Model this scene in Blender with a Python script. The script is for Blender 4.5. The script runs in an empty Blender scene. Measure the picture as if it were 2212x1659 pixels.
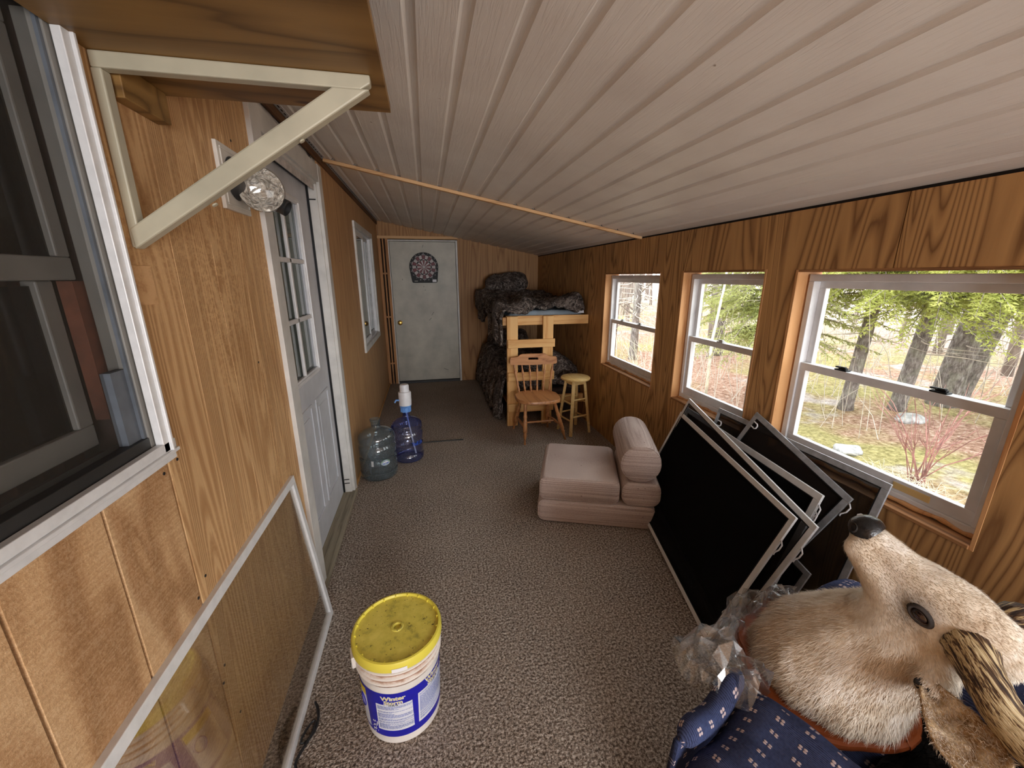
import bpy, bmesh, math, random
from math import sin, cos, pi, radians, sqrt, exp, atan2
from mathutils import Vector as V, Matrix, noise as mnoise
random.seed(7)
SC = bpy.context.scene
COL = SC.collection

# ------------------------------------------------------------------ camera, sky, lamps, exposure
CAM_F = 861.0 / 2212.0 * 36.0
cam_d = bpy.data.cameras.new('camera'); cam = bpy.data.objects.new('camera', cam_d); COL.objects.link(cam)
cam_d.sensor_fit = 'HORIZONTAL'; cam_d.sensor_width = 36.0; cam_d.lens = CAM_F
cam_d.clip_start = 0.02; cam_d.clip_end = 300
yaw, pitch, roll = radians(11.815), radians(15.127), radians(-0.147)
fw = V((sin(yaw) * cos(pitch), cos(yaw) * cos(pitch), -sin(pitch)))
rt = V((cos(yaw), -sin(yaw), 0)); up = rt.cross(fw)
rt2 = rt * cos(roll) + up * sin(roll); up2 = -rt * sin(roll) + up * cos(roll)
m3 = Matrix((rt2, up2, -fw)).transposed()
cam.matrix_world = Matrix.Translation((0, 0, 1.55)) @ m3.to_4x4()
SC.camera = cam

SKY_STRENGTH = 3.9
w = bpy.data.worlds.new('overcast_sky'); SC.world = w; w.use_nodes = True
bg = w.node_tree.nodes['Background']
bg.inputs[0].default_value = (0.96, 0.98, 1.0, 1); bg.inputs[1].default_value = SKY_STRENGTH

def area_light(name, loc, target, sx, sy, watts, col=(0.95, 0.97, 1.0)):
    d = bpy.data.lights.new(name, 'AREA'); d.shape = 'RECTANGLE'; d.size = sx; d.size_y = sy
    d.energy = watts; d.color = col
    o = bpy.data.objects.new(name, d); COL.objects.link(o); o.location = loc
    o.rotation_euler = (V(target) - V(loc)).to_track_quat('-Z', 'Y').to_euler()
    return o
# added fill light, set in the unseen end-wall window behind the camera
area_light('rear_fill', (0.72, -3.32, 1.25), (0.62, 4.0, 1.0), 1.75, 1.1, 76)
# second added fill, weaker, in the unseen right-hand window beside the camera
area_light('side_fill', (1.63, -0.62, 1.15), (-0.6, 1.2, 0.9), 0.95, 0.85, 7)

SC.view_settings.view_transform = 'Standard'; SC.view_settings.look = 'None'
SC.view_settings.gamma = 1.0; SC.view_settings.use_curve_mapping = False
SC.view_settings.exposure = 0.45
try:
    SC.cycles.use_denoising = True
    SC.cycles.max_bounces = 10; SC.cycles.diffuse_bounces = 6; SC.cycles.glossy_bounces = 4
    SC.cycles.transmission_bounces = 8; SC.cycles.transparent_max_bounces = 24
    SC.cycles.caustics_refractive = False; SC.cycles.caustics_reflective = False
    SC.cycles.sample_clamp_indirect = 4.0
except Exception:
    pass

# ------------------------------------------------------------------ helpers
def lin(c):
    return tuple(((x / 255.0) / 12.92 if x / 255.0 <= 0.04045 else ((x / 255.0 + 0.055) / 1.055) ** 2.4) for x in c)

class NT:
    """tiny node-tree helper"""
    def __init__(self, name):
        self.m = bpy.data.materials.new(name); self.m.use_nodes = True
        self.t = self.m.node_tree; self.b = self.t.nodes['Principled BSDF']; self.out = self.t.nodes['Material Output']
    def n(self, typ, **kw):
        x = self.t.nodes.new(typ)
        for k, v in kw.items():
            if k.startswith('i_'):
                x.inputs[k[2:].replace('_', ' ')].default_value = v
            elif isinstance(k, str):
                setattr(x, k, v)
        return x
    def l(self, a, b): self.t.links.new(a, b)
    def coord(self, scale=(1, 1, 1), kind='Object', rot=(0, 0, 0)):
        tc = self.n('ShaderNodeTexCoord'); mp = self.n('ShaderNodeMapping')
        mp.inputs['Scale'].default_value = scale; mp.inputs['Rotation'].default_value = rot
        self.l(tc.outputs[kind], mp.inputs['Vector']); return mp.outputs[0]
    def noise(self, vec, scale, detail=2, rough=0.5, dist=0.0, dim='3D', wsock=None):
        x = self.n('ShaderNodeTexNoise'); x.noise_dimensions = dim
        x.inputs['Scale'].default_value = scale; x.inputs['Detail'].default_value = detail
        x.inputs['Roughness'].default_value = rough; x.inputs['Distortion'].default_value = dist
        self.l(vec, x.inputs['Vector'])
        if wsock: self.l(wsock, x.inputs['W'])
        return x.outputs['Fac']
    def math(self, op, a, b=None, c=None):
        x = self.n('ShaderNodeMath'); x.operation = op
        for i, v in enumerate((a, b, c)):
            if v is None: continue
            if isinstance(v, (int, float)): x.inputs[i].default_value = v
            else: self.l(v, x.inputs[i])
        return x.outputs[0]
    def ramp(self, fac, stops, interp='LINEAR'):
        x = self.n('ShaderNodeValToRGB'); x.color_ramp.interpolation = interp
        e = x.color_ramp.elements
        while len(e) < len(stops): e.new(0.5)
        for el, (p, c) in zip(e, stops):
            el.position = p; el.color = (*lin(c), 1) if max(c) > 1.0 else (*c, 1)
        self.l(fac, x.inputs[0]); return x.outputs[0]
    def mix(self, fac, a, b, mode='MIX'):
        x = self.n('ShaderNodeMix'); x.data_type = 'RGBA'; x.blend_type = mode
        for i, v in ((0, fac), (6, a), (7, b)):
            if isinstance(v, (int, float)): x.inputs[i].default_value = v
            elif isinstance(v, tuple): x.inputs[i].default_value = (*lin(v), 1)
            else: self.l(v, x.inputs[i])
        return x.outputs[2]
    def bump(self, h, strength=0.3, dist=0.002):
        x = self.n('ShaderNodeBump'); x.inputs['Strength'].default_value = strength; x.inputs['Distance'].default_value = dist
        self.l(h, x.inputs['Height']); self.l(x.outputs[0], self.b.inputs['Normal'])
    def set(self, color=None, rough=0.5, metal=0.0, spec=0.5, **kw):
        if color is not None:
            if isinstance(color, tuple): self.b.inputs['Base Color'].default_value = (*lin(color), 1)
            else: self.l(color, self.b.inputs['Base Color'])
        self.b.inputs['Roughness'].default_value = rough; self.b.inputs['Metallic'].default_value = metal
        self.b.inputs['Specular IOR Level'].default_value = spec
        for k, v in kw.items(): self.b.inputs[k].default_value = v
        return self.m

MATS = {}
def plain(name, color, rough=0.5, metal=0.0, spec=0.5, var=0.06, vscale=9.0, bump=0.0, bscale=120.0, **kw):
    """a paint, plastic or metal with faint mottling"""
    t = NT(name); c = t.coord()
    f = t.noise(c, vscale, 3, 0.6)
    lo = tuple(max(0, x * (1 - var * 2)) for x in color); hi = tuple(min(255, x * (1 + var)) for x in color)
    lo = tuple(max(1.01, x) if i == 0 else x for i, x in enumerate(lo))
    col = t.ramp(f, [(0.3, lo), (0.7, hi)])
    if bump: t.bump(t.noise(c, bscale, 2), bump, 0.002)
    MATS[name] = t.set(col, rough, metal, spec, **kw); return MATS[name]

def wood(name, light, dark, scale=(1, 1, 0.09), freq=2.6, bands=9.0, width=0.5, rough=0.55, fibre=0.25, bump=0.25, spec=0.35, extra=None, dist=0.35, pale=False):
    """rotary-cut plywood / sawn softwood: contour lines of a stretched noise make the cathedral figure"""
    t = NT(name); oi = t.n('ShaderNodeObjectInfo')
    wv = t.math('MULTIPLY', oi.outputs['Random'], 37.0)
    c = t.coord(scale)
    f = t.noise(c, freq, 2.0, 0.45, dist, '4D', wv)
    saw = t.math('FRACT', t.math('MULTIPLY', f, bands))
    fib = t.noise(t.coord(tuple(70 * s if s > 0.3 else 3.5 for s in scale)), 1.6, 3, 0.7)
    v = t.math('ADD', saw, t.math('MULTIPLY', t.math('SUBTRACT', fib, 0.5), fibre * 2))
    mid = tuple((a * 0.55 + b * 0.45) for a, b in zip(light, dark))
    lt = tuple(a * 0.85 + b * 0.15 for a, b in zip(light, dark))
    col = t.ramp(v, [(0.02, dark), (width * 0.3, mid), (width * 0.75, light), (0.72, lt), (0.9, mid), (0.99, dark)])
    if pale:   # pale raised rings on a browner ground
        dk = tuple(a * 0.5 + b * 0.5 for a, b in zip(mid, dark))
        col = t.ramp(v, [(0.03, light), (0.2, light), (0.36, mid), (0.55, dk), (0.82, mid), (0.97, light)])
    big = t.noise(t.coord(), 1.3, 2, 0.5)
    col = t.mix(0.25, col, t.ramp(big, [(0.3, tuple(x * 0.8 for x in mid)), (0.7, light)]))
    if extra: col = extra(t, col)
    t.bump(t.math('ADD', t.math('MULTIPLY', saw, 0.5), t.math('MULTIPLY', fib, 0.8)), bump, 0.003)
    MATS[name] = t.set(col, rough, 0, spec); return MATS[name]

class MB:
    def __init__(s): s.v = []; s.f = []; s.uv = None
    def add(s, vs, fs):
        o = len(s.v); s.v += [tuple(p) for p in vs]; s.f += [tuple(i + o for i in q) for q in fs]; return s
    def box(s, x0, x1, y0, y1, z0, z1):
        return s.add([(x, y, z) for x in (x0, x1) for y in (y0, y1) for z in (z0, z1)],
                     [(0, 1, 3, 2), (4, 6, 7, 5), (0, 4, 5, 1), (2, 3, 7, 6), (0, 2, 6, 4), (1, 5, 7, 3)])
    def obox(s, c, dx, dy, dz, ex=V((1, 0, 0)), ey=V((0, 1, 0)), ez=V((0, 0, 1))):
        c = V(c); P = [c + ex * (a * dx / 2) + ey * (b * dy / 2) + ez * (d * dz / 2) for a in (-1, 1) for b in (-1, 1) for d in (-1, 1)]
        return s.add(P, [(0, 1, 3, 2), (4, 6, 7, 5), (0, 4, 5, 1), (2, 3, 7, 6), (0, 2, 6, 4), (1, 5, 7, 3)])
    def bar(s, p, q, wd, ht, upv=V((0, 0, 1))):
        p, q = V(p), V(q); e = (q - p); L = e.length; e.normalize()
        sd = e.cross(V(upv)); sd.normalize(); u = sd.cross(e)
        return s.obox((p + q) / 2, L, wd, ht, e, sd, u)
    def tube(s, path, r, n=8, cap=True):
        path = [V(p) for p in path]; k = len(path); rs = r if isinstance(r, (list, tuple)) else [r] * k
        vs, fs = [], []; prev = None
        for i, p in enumerate(path):
            d = (path[min(i + 1, k - 1)] - path[max(i - 1, 0)]).normalized()
            a = prev if prev is not None else (V((0, 0, 1)) if abs(d.z) < 0.9 else V((1, 0, 0)))
            a = (a - d * a.dot(d)).normalized(); prev = a; b = d.cross(a)
            vs += [p + (a * cos(2 * pi * j / n) + b * sin(2 * pi * j / n)) * rs[i] for j in range(n)]
        for i in range(k - 1):
            fs += [(i * n + j, i * n + (j + 1) % n, (i + 1) * n + (j + 1) % n, (i + 1) * n + j) for j in range(n)]
        if cap: fs += [tuple(range(n))[::-1], tuple((k - 1) * n + j for j in range(n))]
        return s.add(vs, fs)
    def lathe(s, prof, n=24, c=(0, 0, 0), ax=(0, 0, 1), cap=True):
        c = V(c); az = V(ax).normalized(); a = (V((1, 0, 0)) if abs(az.x) < 0.9 else V((0, 1, 0)))
        a = (a - az * a.dot(az)).normalized(); b = az.cross(a); vs, fs = [], []; k = len(prof)
        for r, z in prof:
            vs += [c + az * z + (a * cos(2 * pi * j / n) + b * sin(2 * pi * j / n)) * r for j in range(n)]
        for i in range(k - 1):
            fs += [(i * n + j, i * n + (j + 1) % n, (i + 1) * n + (j + 1) % n, (i + 1) * n + j) for j in range(n)]
        if cap: fs += [tuple(range(n))[::-1], tuple((k - 1) * n + j for j in range(n))]
        return s.add(vs, fs)
    def grid(s, fn, nu, nv, closeu=False):
        vs = [V(fn(i / (nu if closeu else nu - 1), j / (nv - 1))) for j in range(nv) for i in range(nu)]
        fs = []
        for j in range(nv - 1):
            for i in range(nu if closeu else nu - 1):
                a, b = j * nu + i, j * nu + (i + 1) % nu
                fs.append((a, b, b + nu, a + nu))
        return s.add(vs, fs)
    def prism(s, pts, o, ex, ey, th):
        """2-D outline in plane (o,ex,ey), thickness vector th"""
        o, ex, ey, th = V(o), V(ex), V(ey), V(th); n = len(pts)
        a = [o + ex * x + ey * y for x, y in pts]
        return s.add(a + [p + th for p in a], [tuple(range(n))[::-1], tuple(range(n, 2 * n))] +
                     [(i, (i + 1) % n, (i + 1) % n + n, i + n) for i in range(n)])
    def build(s, name, mat, parent=None, smooth=None, bevel=0.0, seg=2, solid=0.0, sub=0, normals=True):
        me = bpy.data.meshes.new(name); me.from_pydata(s.v, [], s.f); me.update()
        if normals:
            bm = bmesh.new(); bm.from_mesh(me); bmesh.ops.recalc_face_normals(bm, faces=bm.faces); bm.to_mesh(me); bm.free()
        if mat is not None: me.materials.append(MATS[mat] if isinstance(mat, str) else mat)
        if smooth is not None:
            me.polygons.foreach_set('use_smooth', [True] * len(me.polygons))
            if smooth < 180: me.set_sharp_from_angle(angle=radians(smooth))
        o = bpy.data.objects.new(name, me); COL.objects.link(o)
        if solid: md = o.modifiers.new('solid', 'SOLIDIFY'); md.thickness = solid; md.offset = 0
        if bevel: md = o.modifiers.new('bevel', 'BEVEL'); md.width = bevel; md.segments = seg; md.limit_method = 'ANGLE'; md.angle_limit = radians(35)
        if sub: md = o.modifiers.new('sub', 'SUBSURF'); md.levels = sub; md.render_levels = sub
        if parent is not None: adopt(o, parent)
        return o

def adopt(o, parent):
    o.parent = parent
    if parent.type == 'EMPTY': o.matrix_parent_inverse = Matrix.Translation(-parent.location)
def tag(o, label=None, cat=None, group=None, kind=None):
    for k, v in (('label', label), ('category', cat), ('group', group), ('kind', kind)):
        if v: o[k] = v
    return o
def thing(name, loc, label, cat, group=None, kind=None):
    o = bpy.data.objects.new(name, None); COL.objects.link(o); o.location = loc; o.empty_display_size = 0.1
    return tag(o, label, cat, group, kind)
def copy_tree(root, shift, rotz=0.0):
    r = root.copy(); COL.objects.link(r); r.location = V(root.location) + V(shift); r.rotation_euler[2] += rotz
    for ch in list(root.children):
        c = ch.copy(); COL.objects.link(c); c.parent = r
        for g in list(ch.children):
            d = g.copy(); COL.objects.link(d); d.parent = c
    return r
def text_mesh(s, size, bold=0.0):
    cu = bpy.data.curves.new('t', 'FONT'); cu.body = s; cu.size = size; cu.align_x = 'CENTER'; cu.align_y = 'CENTER'
    cu.offset = bold; cu.resolution_u = 2
    o = bpy.data.objects.new('t', cu); COL.objects.link(o); bpy.context.view_layer.update()
    me = o.to_mesh(); vs = [v.co.copy() for v in me.vertices]; fs = [tuple(p.vertices) for p in me.polygons]
    o.to_mesh_clear(); bpy.data.objects.remove(o); bpy.data.curves.remove(cu)
    return vs, fs
def rect_minus(panel, holes):
    """split a rectangle (a0,a1,b0,b1) into rectangles around the holes"""
    a0, a1, b0, b1 = panel
    A = sorted({a0, a1, *[x for h in holes for x in h[:2] if a0 < x < a1]}); B = sorted({b0, b1, *[x for h in holes for x in h[2:] if b0 < x < b1]})
    out = []
    for i in range(len(A) - 1):
        run = None
        for j in range(len(B) - 1):
            am, bm_ = (A[i] + A[i + 1]) / 2, (B[j] + B[j + 1]) / 2
            if any(h[0] < am < h[1] and h[2] < bm_ < h[3] for h in holes):
                if run: out.append((A[i], A[i + 1], *run)); run = None
            else:
                run = (run[0], B[j + 1]) if run else (B[j], B[j + 1])
        if run: out.append((A[i], A[i + 1], *run))
    return out

XL, XR, YF, YB = -0.612, 1.655, 6.0, -3.4
ZL, ZR = 2.28, 1.844
def zc(x): return ZL - (ZL - ZR) / (XR - XL) * (x - XL)

# ------------------------------------------------------------------ materials
def knots(t, col):
    vo = t.n('ShaderNodeTexVoronoi'); vo.inputs['Scale'].default_value = 2.3
    t.l(t.coord((1.0, 2.2, 1.0)), vo.inputs['Vector'])
    return t.mix(t.ramp(vo.outputs['Distance'], [(0.035, (1, 1, 1)), (0.075, (0, 0, 0))]), col, (72, 40, 16))
def weather(t, col):
    n1 = t.noise(t.coord((1, 1, 1.2)), 55, 4, 0.8); n2 = t.noise(t.coord(), 1.6, 2)
    msk = t.math('MULTIPLY', t.ramp(n1, [(0.46, (0, 0, 0)), (0.56, (1, 1, 1))]), t.ramp(n2, [(0.42, (0, 0, 0)), (0.6, (1, 1, 1))]))
    return t.mix(t.math('MULTIPLY', msk, 0.6), col, (218, 178, 128))
wood('siding_plywood', (214, 174, 126), (150, 104, 62), (1, 1, 0.05), 5.5, 36, 0.5, 0.62, 0.28, 0.35, extra=weather, dist=0.8, pale=True)
wood('left_plywood', (204, 162, 116), (166, 122, 80), (1, 1, 0.04), 7.0, 16, 0.5, 0.6, 0.3, 0.15)
wood('right_plywood', (200, 154, 100), (118, 80, 46), (1, 1, 0.11), 3.2, 30, 0.55, 0.55, 0.10, 0.12, dist=0.6)
wood('far_plywood', (178, 134, 86), (130, 88, 50), (1, 1, 0.09), 3.4, 22, 0.5, 0.55, 0.14, 0.12, dist=0.4)
wood('shelf_plywood', (152, 116, 66), (92, 64, 30), (0.14, 1, 1), 4.5, 9, 0.7, 0.5, 0.10, 0.05, extra=knots)
wood('framing_lumber', (192, 140, 92), (146, 98, 58), (1, 1, 0.06), 9, 5, 0.4, 0.6, 0.4, 0.2)
wood('batten_lumber', (220, 178, 130), (184, 138, 92), (0.06, 1, 1), 9, 5, 0.4, 0.6, 0.4, 0.2)
wood('bunk_pine', (232, 186, 122), (206, 148, 84), (1, 1, 0.07), 9, 4, 0.4, 0.5, 0.3, 0.1)
wood('bunk_pine_cross', (232, 186, 122), (206, 148, 84), (0.07, 1, 1), 9, 4, 0.4, 0.5, 0.3, 0.1)
wood('bunk_pine_long', (214, 168, 108), (186, 130, 72), (1, 0.07, 1), 9, 4, 0.4, 0.5, 0.3, 0.1)
wood('jamb_lumber', (214, 162, 110), (176, 118, 70), (1, 1, 0.08), 8, 4, 0.4, 0.55, 0.4, 0.2)
wood('sill_lumber', (172, 124, 80), (110, 72, 42), (1, 0.07, 1), 9, 5, 0.5, 0.65, 0.5, 0.3)
wood('chair_maple', (198, 140, 90), (150, 94, 54), (1, 0.12, 1), 9, 5, 0.45, 0.35, 0.3, 0.05, spec=0.5)
wood('stool_beech', (226, 196, 136), (204, 166, 98), (1, 0.12, 1), 9, 4, 0.4, 0.4, 0.3, 0.05)
wood('dark_lumber', (112, 76, 46), (70, 44, 26), (1, 0.07, 1), 9, 5, 0.5, 0.7, 0.5, 0.2)
wood('plaque_cherry', (150, 78, 40), (106, 48, 22), (1, 0.15, 1), 7, 4, 0.45, 0.28, 0.2, 0.03, spec=0.5)
wood('threshold_wood', (158, 148, 128), (112, 102, 86), (1, 0.05, 1), 10, 6, 0.5, 0.7, 0.5, 0.4)

plain('white_paint', (214, 212, 208), 0.5, var=0.05, vscale=5)
plain('white_vinyl', (226, 226, 228), 0.35, var=0.03)
plain('dirty_vinyl', (196, 196, 196), 0.4, var=0.08, vscale=20)
plain('white_aluminium', (224, 225, 226), 0.38, 0.05, var=0.02, vscale=30)
plain('grey_aluminium', (178, 182, 188), 0.36, 0.45, var=0.06, vscale=30)
plain('sash_grey', (122, 120, 115), 0.5, var=0.04)
plain('dark_sash', (92, 98, 106), 0.5, var=0.1)
plain('bracket_paint', (186, 180, 158), 0.42, var=0.03)
plain('plate_white', (214, 208, 198), 0.5, var=0.03)
plain('black_metal', (44, 44, 44), 0.5, var=0.1)
plain('black_plastic', (22, 22, 24), 0.5, var=0.1, spec=0.25)
plain('door_grey', (186, 182, 168), 0.45, var=0.05, vscale=4)
plain('door_white', (204, 206, 212), 0.42, var=0.04, vscale=4)
plain('house_wrap', (206, 200, 196), 0.45, var=0.08, vscale=24, bump=0.6, bscale=30)
plain('ink_black', (38, 34, 34), 0.6)
plain('brass', (196, 158, 84), 0.25, 1.0)
plain('dark_gap', (30, 24, 20), 0.8)
plain('brown_curtain', (92, 54, 38), 0.8, var=0.2, vscale=14)
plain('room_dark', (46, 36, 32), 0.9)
plain('brown_cloth_dark', (58, 44, 38), 0.9)
plain('white_plastic', (226, 226, 230), 0.35, var=0.03)
plain('blue_plastic', (110, 160, 226), 0.35, var=0.05)
plain('blue_print', (40, 84, 190), 0.4)
plain('bucket_white', (232, 228, 222), 0.4, var=0.04)
plain('label_blue', (28, 30, 168), 0.3, var=0.05, vscale=20)
plain('label_white', (226, 230, 240), 0.4, var=0.02)
plain('label_yellow', (236, 212, 44), 0.4, var=0.02)
plain('label_text_blue', (130, 146, 206), 0.4)
plain('dart_red', (108, 28, 38), 0.5)
plain('dart_white', (196, 186, 186), 0.5)
plain('strip_grey', (66, 66, 66), 0.5)
plain('cord_black', (28, 28, 30), 0.45)
plain('nose_black', (34, 34, 36), 0.28, var=0.3, vscale=40, bump=0.4, bscale=200)
plain('eye_ring', (62, 56, 54), 0.8, var=0.2, vscale=60)
plain('eye_glass', (44, 26, 22), 0.05, spec=0.8, var=0.3, vscale=50)
plain('blue_sheet', (176, 192, 206), 0.8, var=0.05)
plain('paper_tag', (236, 236, 240), 0.7, var=0.02)
plain('bark_dead', (150, 138, 128), 0.9, var=0.2, vscale=30)
plain('shrub_stem', (168, 120, 112), 0.8, var=0.15)
plain('pale_twig', (214, 202, 190), 0.9, var=0.1)
plain('snow', (232, 236, 244), 0.8, var=0.02)
plain('stone', (178, 176, 176), 0.9, var=0.15, vscale=14)
plain('dry_grass', (222, 212, 190), 0.9, var=0.1)
plain('chrome', (200, 202, 206), 0.2, 1.0)

def mat_bucket_rib():
    t = NT('bucket_ribs'); oc = t.coord(); f = t.noise(t.coord((1, 1, 2.5)), 22, 4, 0.7)
    sp = t.n('ShaderNodeSeparateXYZ'); t.l(oc, sp.inputs[0])
    ring = t.math('PINGPONG', t.math('DIVIDE', t.math('SUBTRACT', sp.outputs[2], 0.2775), 0.023), 0.5)   # grime sits in the grooves
    g = t.math('ADD', t.math('MULTIPLY', ring, 1.3), t.math('MULTIPLY', t.math('SUBTRACT', f, 0.5), 0.9))
    MATS['bucket_ribs'] = t.set(t.ramp(g, [(0.26, (234, 228, 220)), (0.42, (212, 192, 178)), (0.56, (158, 122, 100))]), 0.5)
mat_bucket_rib()
def mat_lid():
    t = NT('lid_yellow'); c = t.coord()
    f = t.noise(c, 14, 4, 0.7); s = t.noise(c, 90, 2, 0.6)
    col = t.ramp(f, [(0.33, (166, 156, 72)), (0.46, (214, 200, 88)), (0.7, (232, 218, 108))])
    col = t.mix(t.ramp(s, [(0.66, (0, 0, 0)), (0.71, (1, 1, 1))]), col, (92, 82, 40))
    MATS['lid_yellow'] = t.set(col, 0.45)
    t = NT('lid_rim'); MATS['lid_rim'] = t.set((226, 212, 82), 0.4)
mat_lid()
def mat_carpet():
    t = NT('carpet'); c = t.coord()
    vo = t.n('ShaderNodeTexVoronoi'); vo.inputs['Scale'].default_value = 150; t.l(c, vo.inputs['Vector'])
    n1 = t.noise(c, 105, 3, 0.75); n2 = t.noise(c, 2.2, 3, 0.6); n3 = t.noise(c, 14, 3, 0.7)
    col = t.ramp(n1, [(0.36, (62, 53, 46)), (0.46, (124, 112, 102)), (0.54, (178, 165, 153)), (0.66, (228, 218, 207))])
    col = t.mix(0.22, col, t.ramp(n2, [(0.35, (78, 62, 52)), (0.65, (146, 128, 112))]))
    lint = t.ramp(n3, [(0.77, (0, 0, 0)), (0.8, (1, 1, 1))])
    col = t.mix(t.math('MULTIPLY', lint, 0.5), col, (208, 196, 178))
    t.bump(t.math('ADD', t.math('MULTIPLY', n1, 1.4), vo.outputs['Distance']), 0.6, 0.005)
    MATS['carpet'] = t.set(col, 0.95, 0, 0.1)
mat_carpet()
def mat_ceiling():
    t = NT('ceiling_vinyl')
    g = t.noise(t.coord((34, 1.6, 34)), 3.0, 3, 0.6, 0.6); s = t.noise(t.coord(), 160, 2)
    col = t.ramp(t.noise(t.coord(), 3, 3), [(0.3, (222, 214, 206)), (0.7, (234, 228, 220))])
    dots = t.noise(t.coord(), 24, 1)
    col = t.mix(t.ramp(dots, [(0.815, (0, 0, 0)), (0.835, (1, 1, 1))]), col, (150, 136, 120))
    t.bump(t.math('ADD', t.ramp(g, [(0.48, (0, 0, 0)), (0.56, (1, 1, 1))]), t.math('MULTIPLY', s, 0.2)), 0.35, 0.0015)
    MATS['ceiling_vinyl'] = t.set(col, 0.5, 0, 0.4)
mat_ceiling()
wood('chair_maple_cross', (198, 140, 90), (150, 94, 54), (0.12, 1, 1), 9, 5, 0.45, 0.5, 0.3, 0.05)
def mat_rough_siding():
    """rough-sawn face of the near sheet: soft cathedral patches, pale nap, slanting saw marks"""
    t = NT('rough_siding'); c = t.coord((1, 1, 0.28))
    f = t.noise(c, 4.0, 2, 0.45, 0.8); sp_ = t.noise(t.coord(), 210, 3, 0.75)
    saw = t.noise(t.coord((1, 5, 130), 'Object', (radians(-18), 0, 0)), 1.4, 2, 0.6)
    col = t.ramp(t.math('FRACT', t.math('MULTIPLY', f, 5.0)), [(0.0, (150, 110, 72)), (0.12, (168, 126, 86)), (0.4, (206, 170, 128)), (0.75, (200, 160, 116)), (0.92, (160, 118, 78)), (1.0, (150, 110, 72))])
    nap = t.math('ADD', t.math('MULTIPLY', sp_, 0.75), t.math('MULTIPLY', saw, 0.35))
    col = t.mix(0.32, col, t.ramp(nap, [(0.42, (136, 98, 62)), (0.55, (196, 156, 114)), (0.66, (232, 200, 160))]))
    t.bump(nap, 0.5, 0.003); MATS['rough_siding'] = t.set(col, 0.7, 0, 0.25)
mat_rough_siding()
def mat_camo():
    t = NT('camo_cloth'); c = t.coord((1, 1, 1))
    n = t.noise(c, 13, 4, 0.7, 1.2)
    col = t.ramp(n, [(0.32, (44, 38, 36)), (0.44, (74, 65, 61)), (0.54, (112, 100, 94)), (0.62, (68, 58, 54)), (0.72, (158, 146, 138))])
    for sc_, rt_, cl_ in ((5.0, (0.4, 0.2, 0.3), (176, 166, 158)), (8.0, (1.1, 0.7, 0.2), (148, 136, 128)), (6.0, (0.3, 1.3, 0.9), (34, 28, 26))):   # printed twigs and bark
        st_ = t.noise(t.coord((1, 1, 1), 'Object', rt_), sc_, 3, 0.55, 1.6)
        ln_ = t.math('ABSOLUTE', t.math('SUBTRACT', st_, 0.5))
        col = t.mix(t.math('MULTIPLY', t.ramp(ln_, [(0.008, (1, 1, 1)), (0.028, (0, 0, 0))]), 0.8), col, cl_)
    t.bump(t.math('ADD', t.math('MULTIPLY', n, 1.5), t.noise(c, 34, 4, 0.7, 1.0)), 0.9, 0.03)
    MATS['camo_cloth'] = t.set(col, 0.75, 0, 0.25)
mat_camo()
def mat_sofa():
    t = NT('striped_upholstery'); c = t.coord()
    tz = t.coord((1.2, 1.2, 165)); band = t.noise(tz, 1.0, 2, 0.6)
    weave = t.noise(c, 330, 2, 0.7)
    col = t.ramp(band, [(0.36, (160, 138, 130)), (0.5, (198, 180, 172)), (0.62, (218, 202, 194))])
    col = t.mix(0.4, col, t.ramp(weave, [(0.35, (140, 116, 108)), (0.65, (226, 212, 204))]))
    specks = t.noise(c, 60, 1)
    col = t.mix(t.ramp(specks, [(0.77, (0, 0, 0)), (0.79, (1, 1, 1))]), col, (88, 66, 60))
    t.bump(t.math('ADD', band, t.math('MULTIPLY', weave, 0.6)), 0.5, 0.003)
    MATS['striped_upholstery'] = t.set(col, 0.9, 0, 0.15)
mat_sofa()
def mat_navy():
    t = NT('navy_corduroy'); tc = t.n('ShaderNodeTexCoord'); sp = t.n('ShaderNodeSeparateXYZ'); t.l(tc.outputs['UV'], sp.inputs[0])
    u, v = sp.outputs[0], sp.outputs[1]
    S = 0.052
    vs = t.math('DIVIDE', v, S); row = t.math('FLOOR', vs)
    us = t.math('ADD', t.math('DIVIDE', u, S), t.math('MULTIPLY', row, 0.5))
    fu = t.math('ABSOLUTE', t.math('SUBTRACT', t.math('FRACT', us), 0.5)); fv = t.math('ABSOLUTE', t.math('SUBTRACT', t.math('FRACT', vs), 0.5))
    d = t.math('SQRT', t.math('ADD', t.math('POWER', t.math('SUBTRACT', fu, 0.075), 2.0), t.math('POWER', t.math('SUBTRACT', fv, 0.095), 2.0)))
    petal = t.ramp(d, [(0.055, (1, 1, 1)), (0.085, (0, 0, 0))])
    cord = t.math('PINGPONG', t.math('DIVIDE', u, 0.0052), 0.5)
    n = t.noise(t.coord((1, 1, 1)), 160, 2)
    base = t.ramp(t.math('ADD', cord, t.math('MULTIPLY', n, 0.5)), [(0.15, (26, 30, 52)), (0.6, (70, 82, 122))])
    wear = t.noise(t.coord(), 7, 3)
    base = t.mix(t.math('MULTIPLY', t.ramp(wear, [(0.4, (0, 0, 0)), (0.7, (1, 1, 1))]), 0.35), base, (40, 40, 52))
    t.bump(t.math('ADD', cord, t.math('MULTIPLY', petal, 0.6)), 0.5, 0.003)
    MATS['navy_corduroy'] = t.set(t.mix(t.math('MULTIPLY', petal, 0.85), base, (214, 196, 196)), 0.9, 0, 0.15)
mat_navy()
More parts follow.
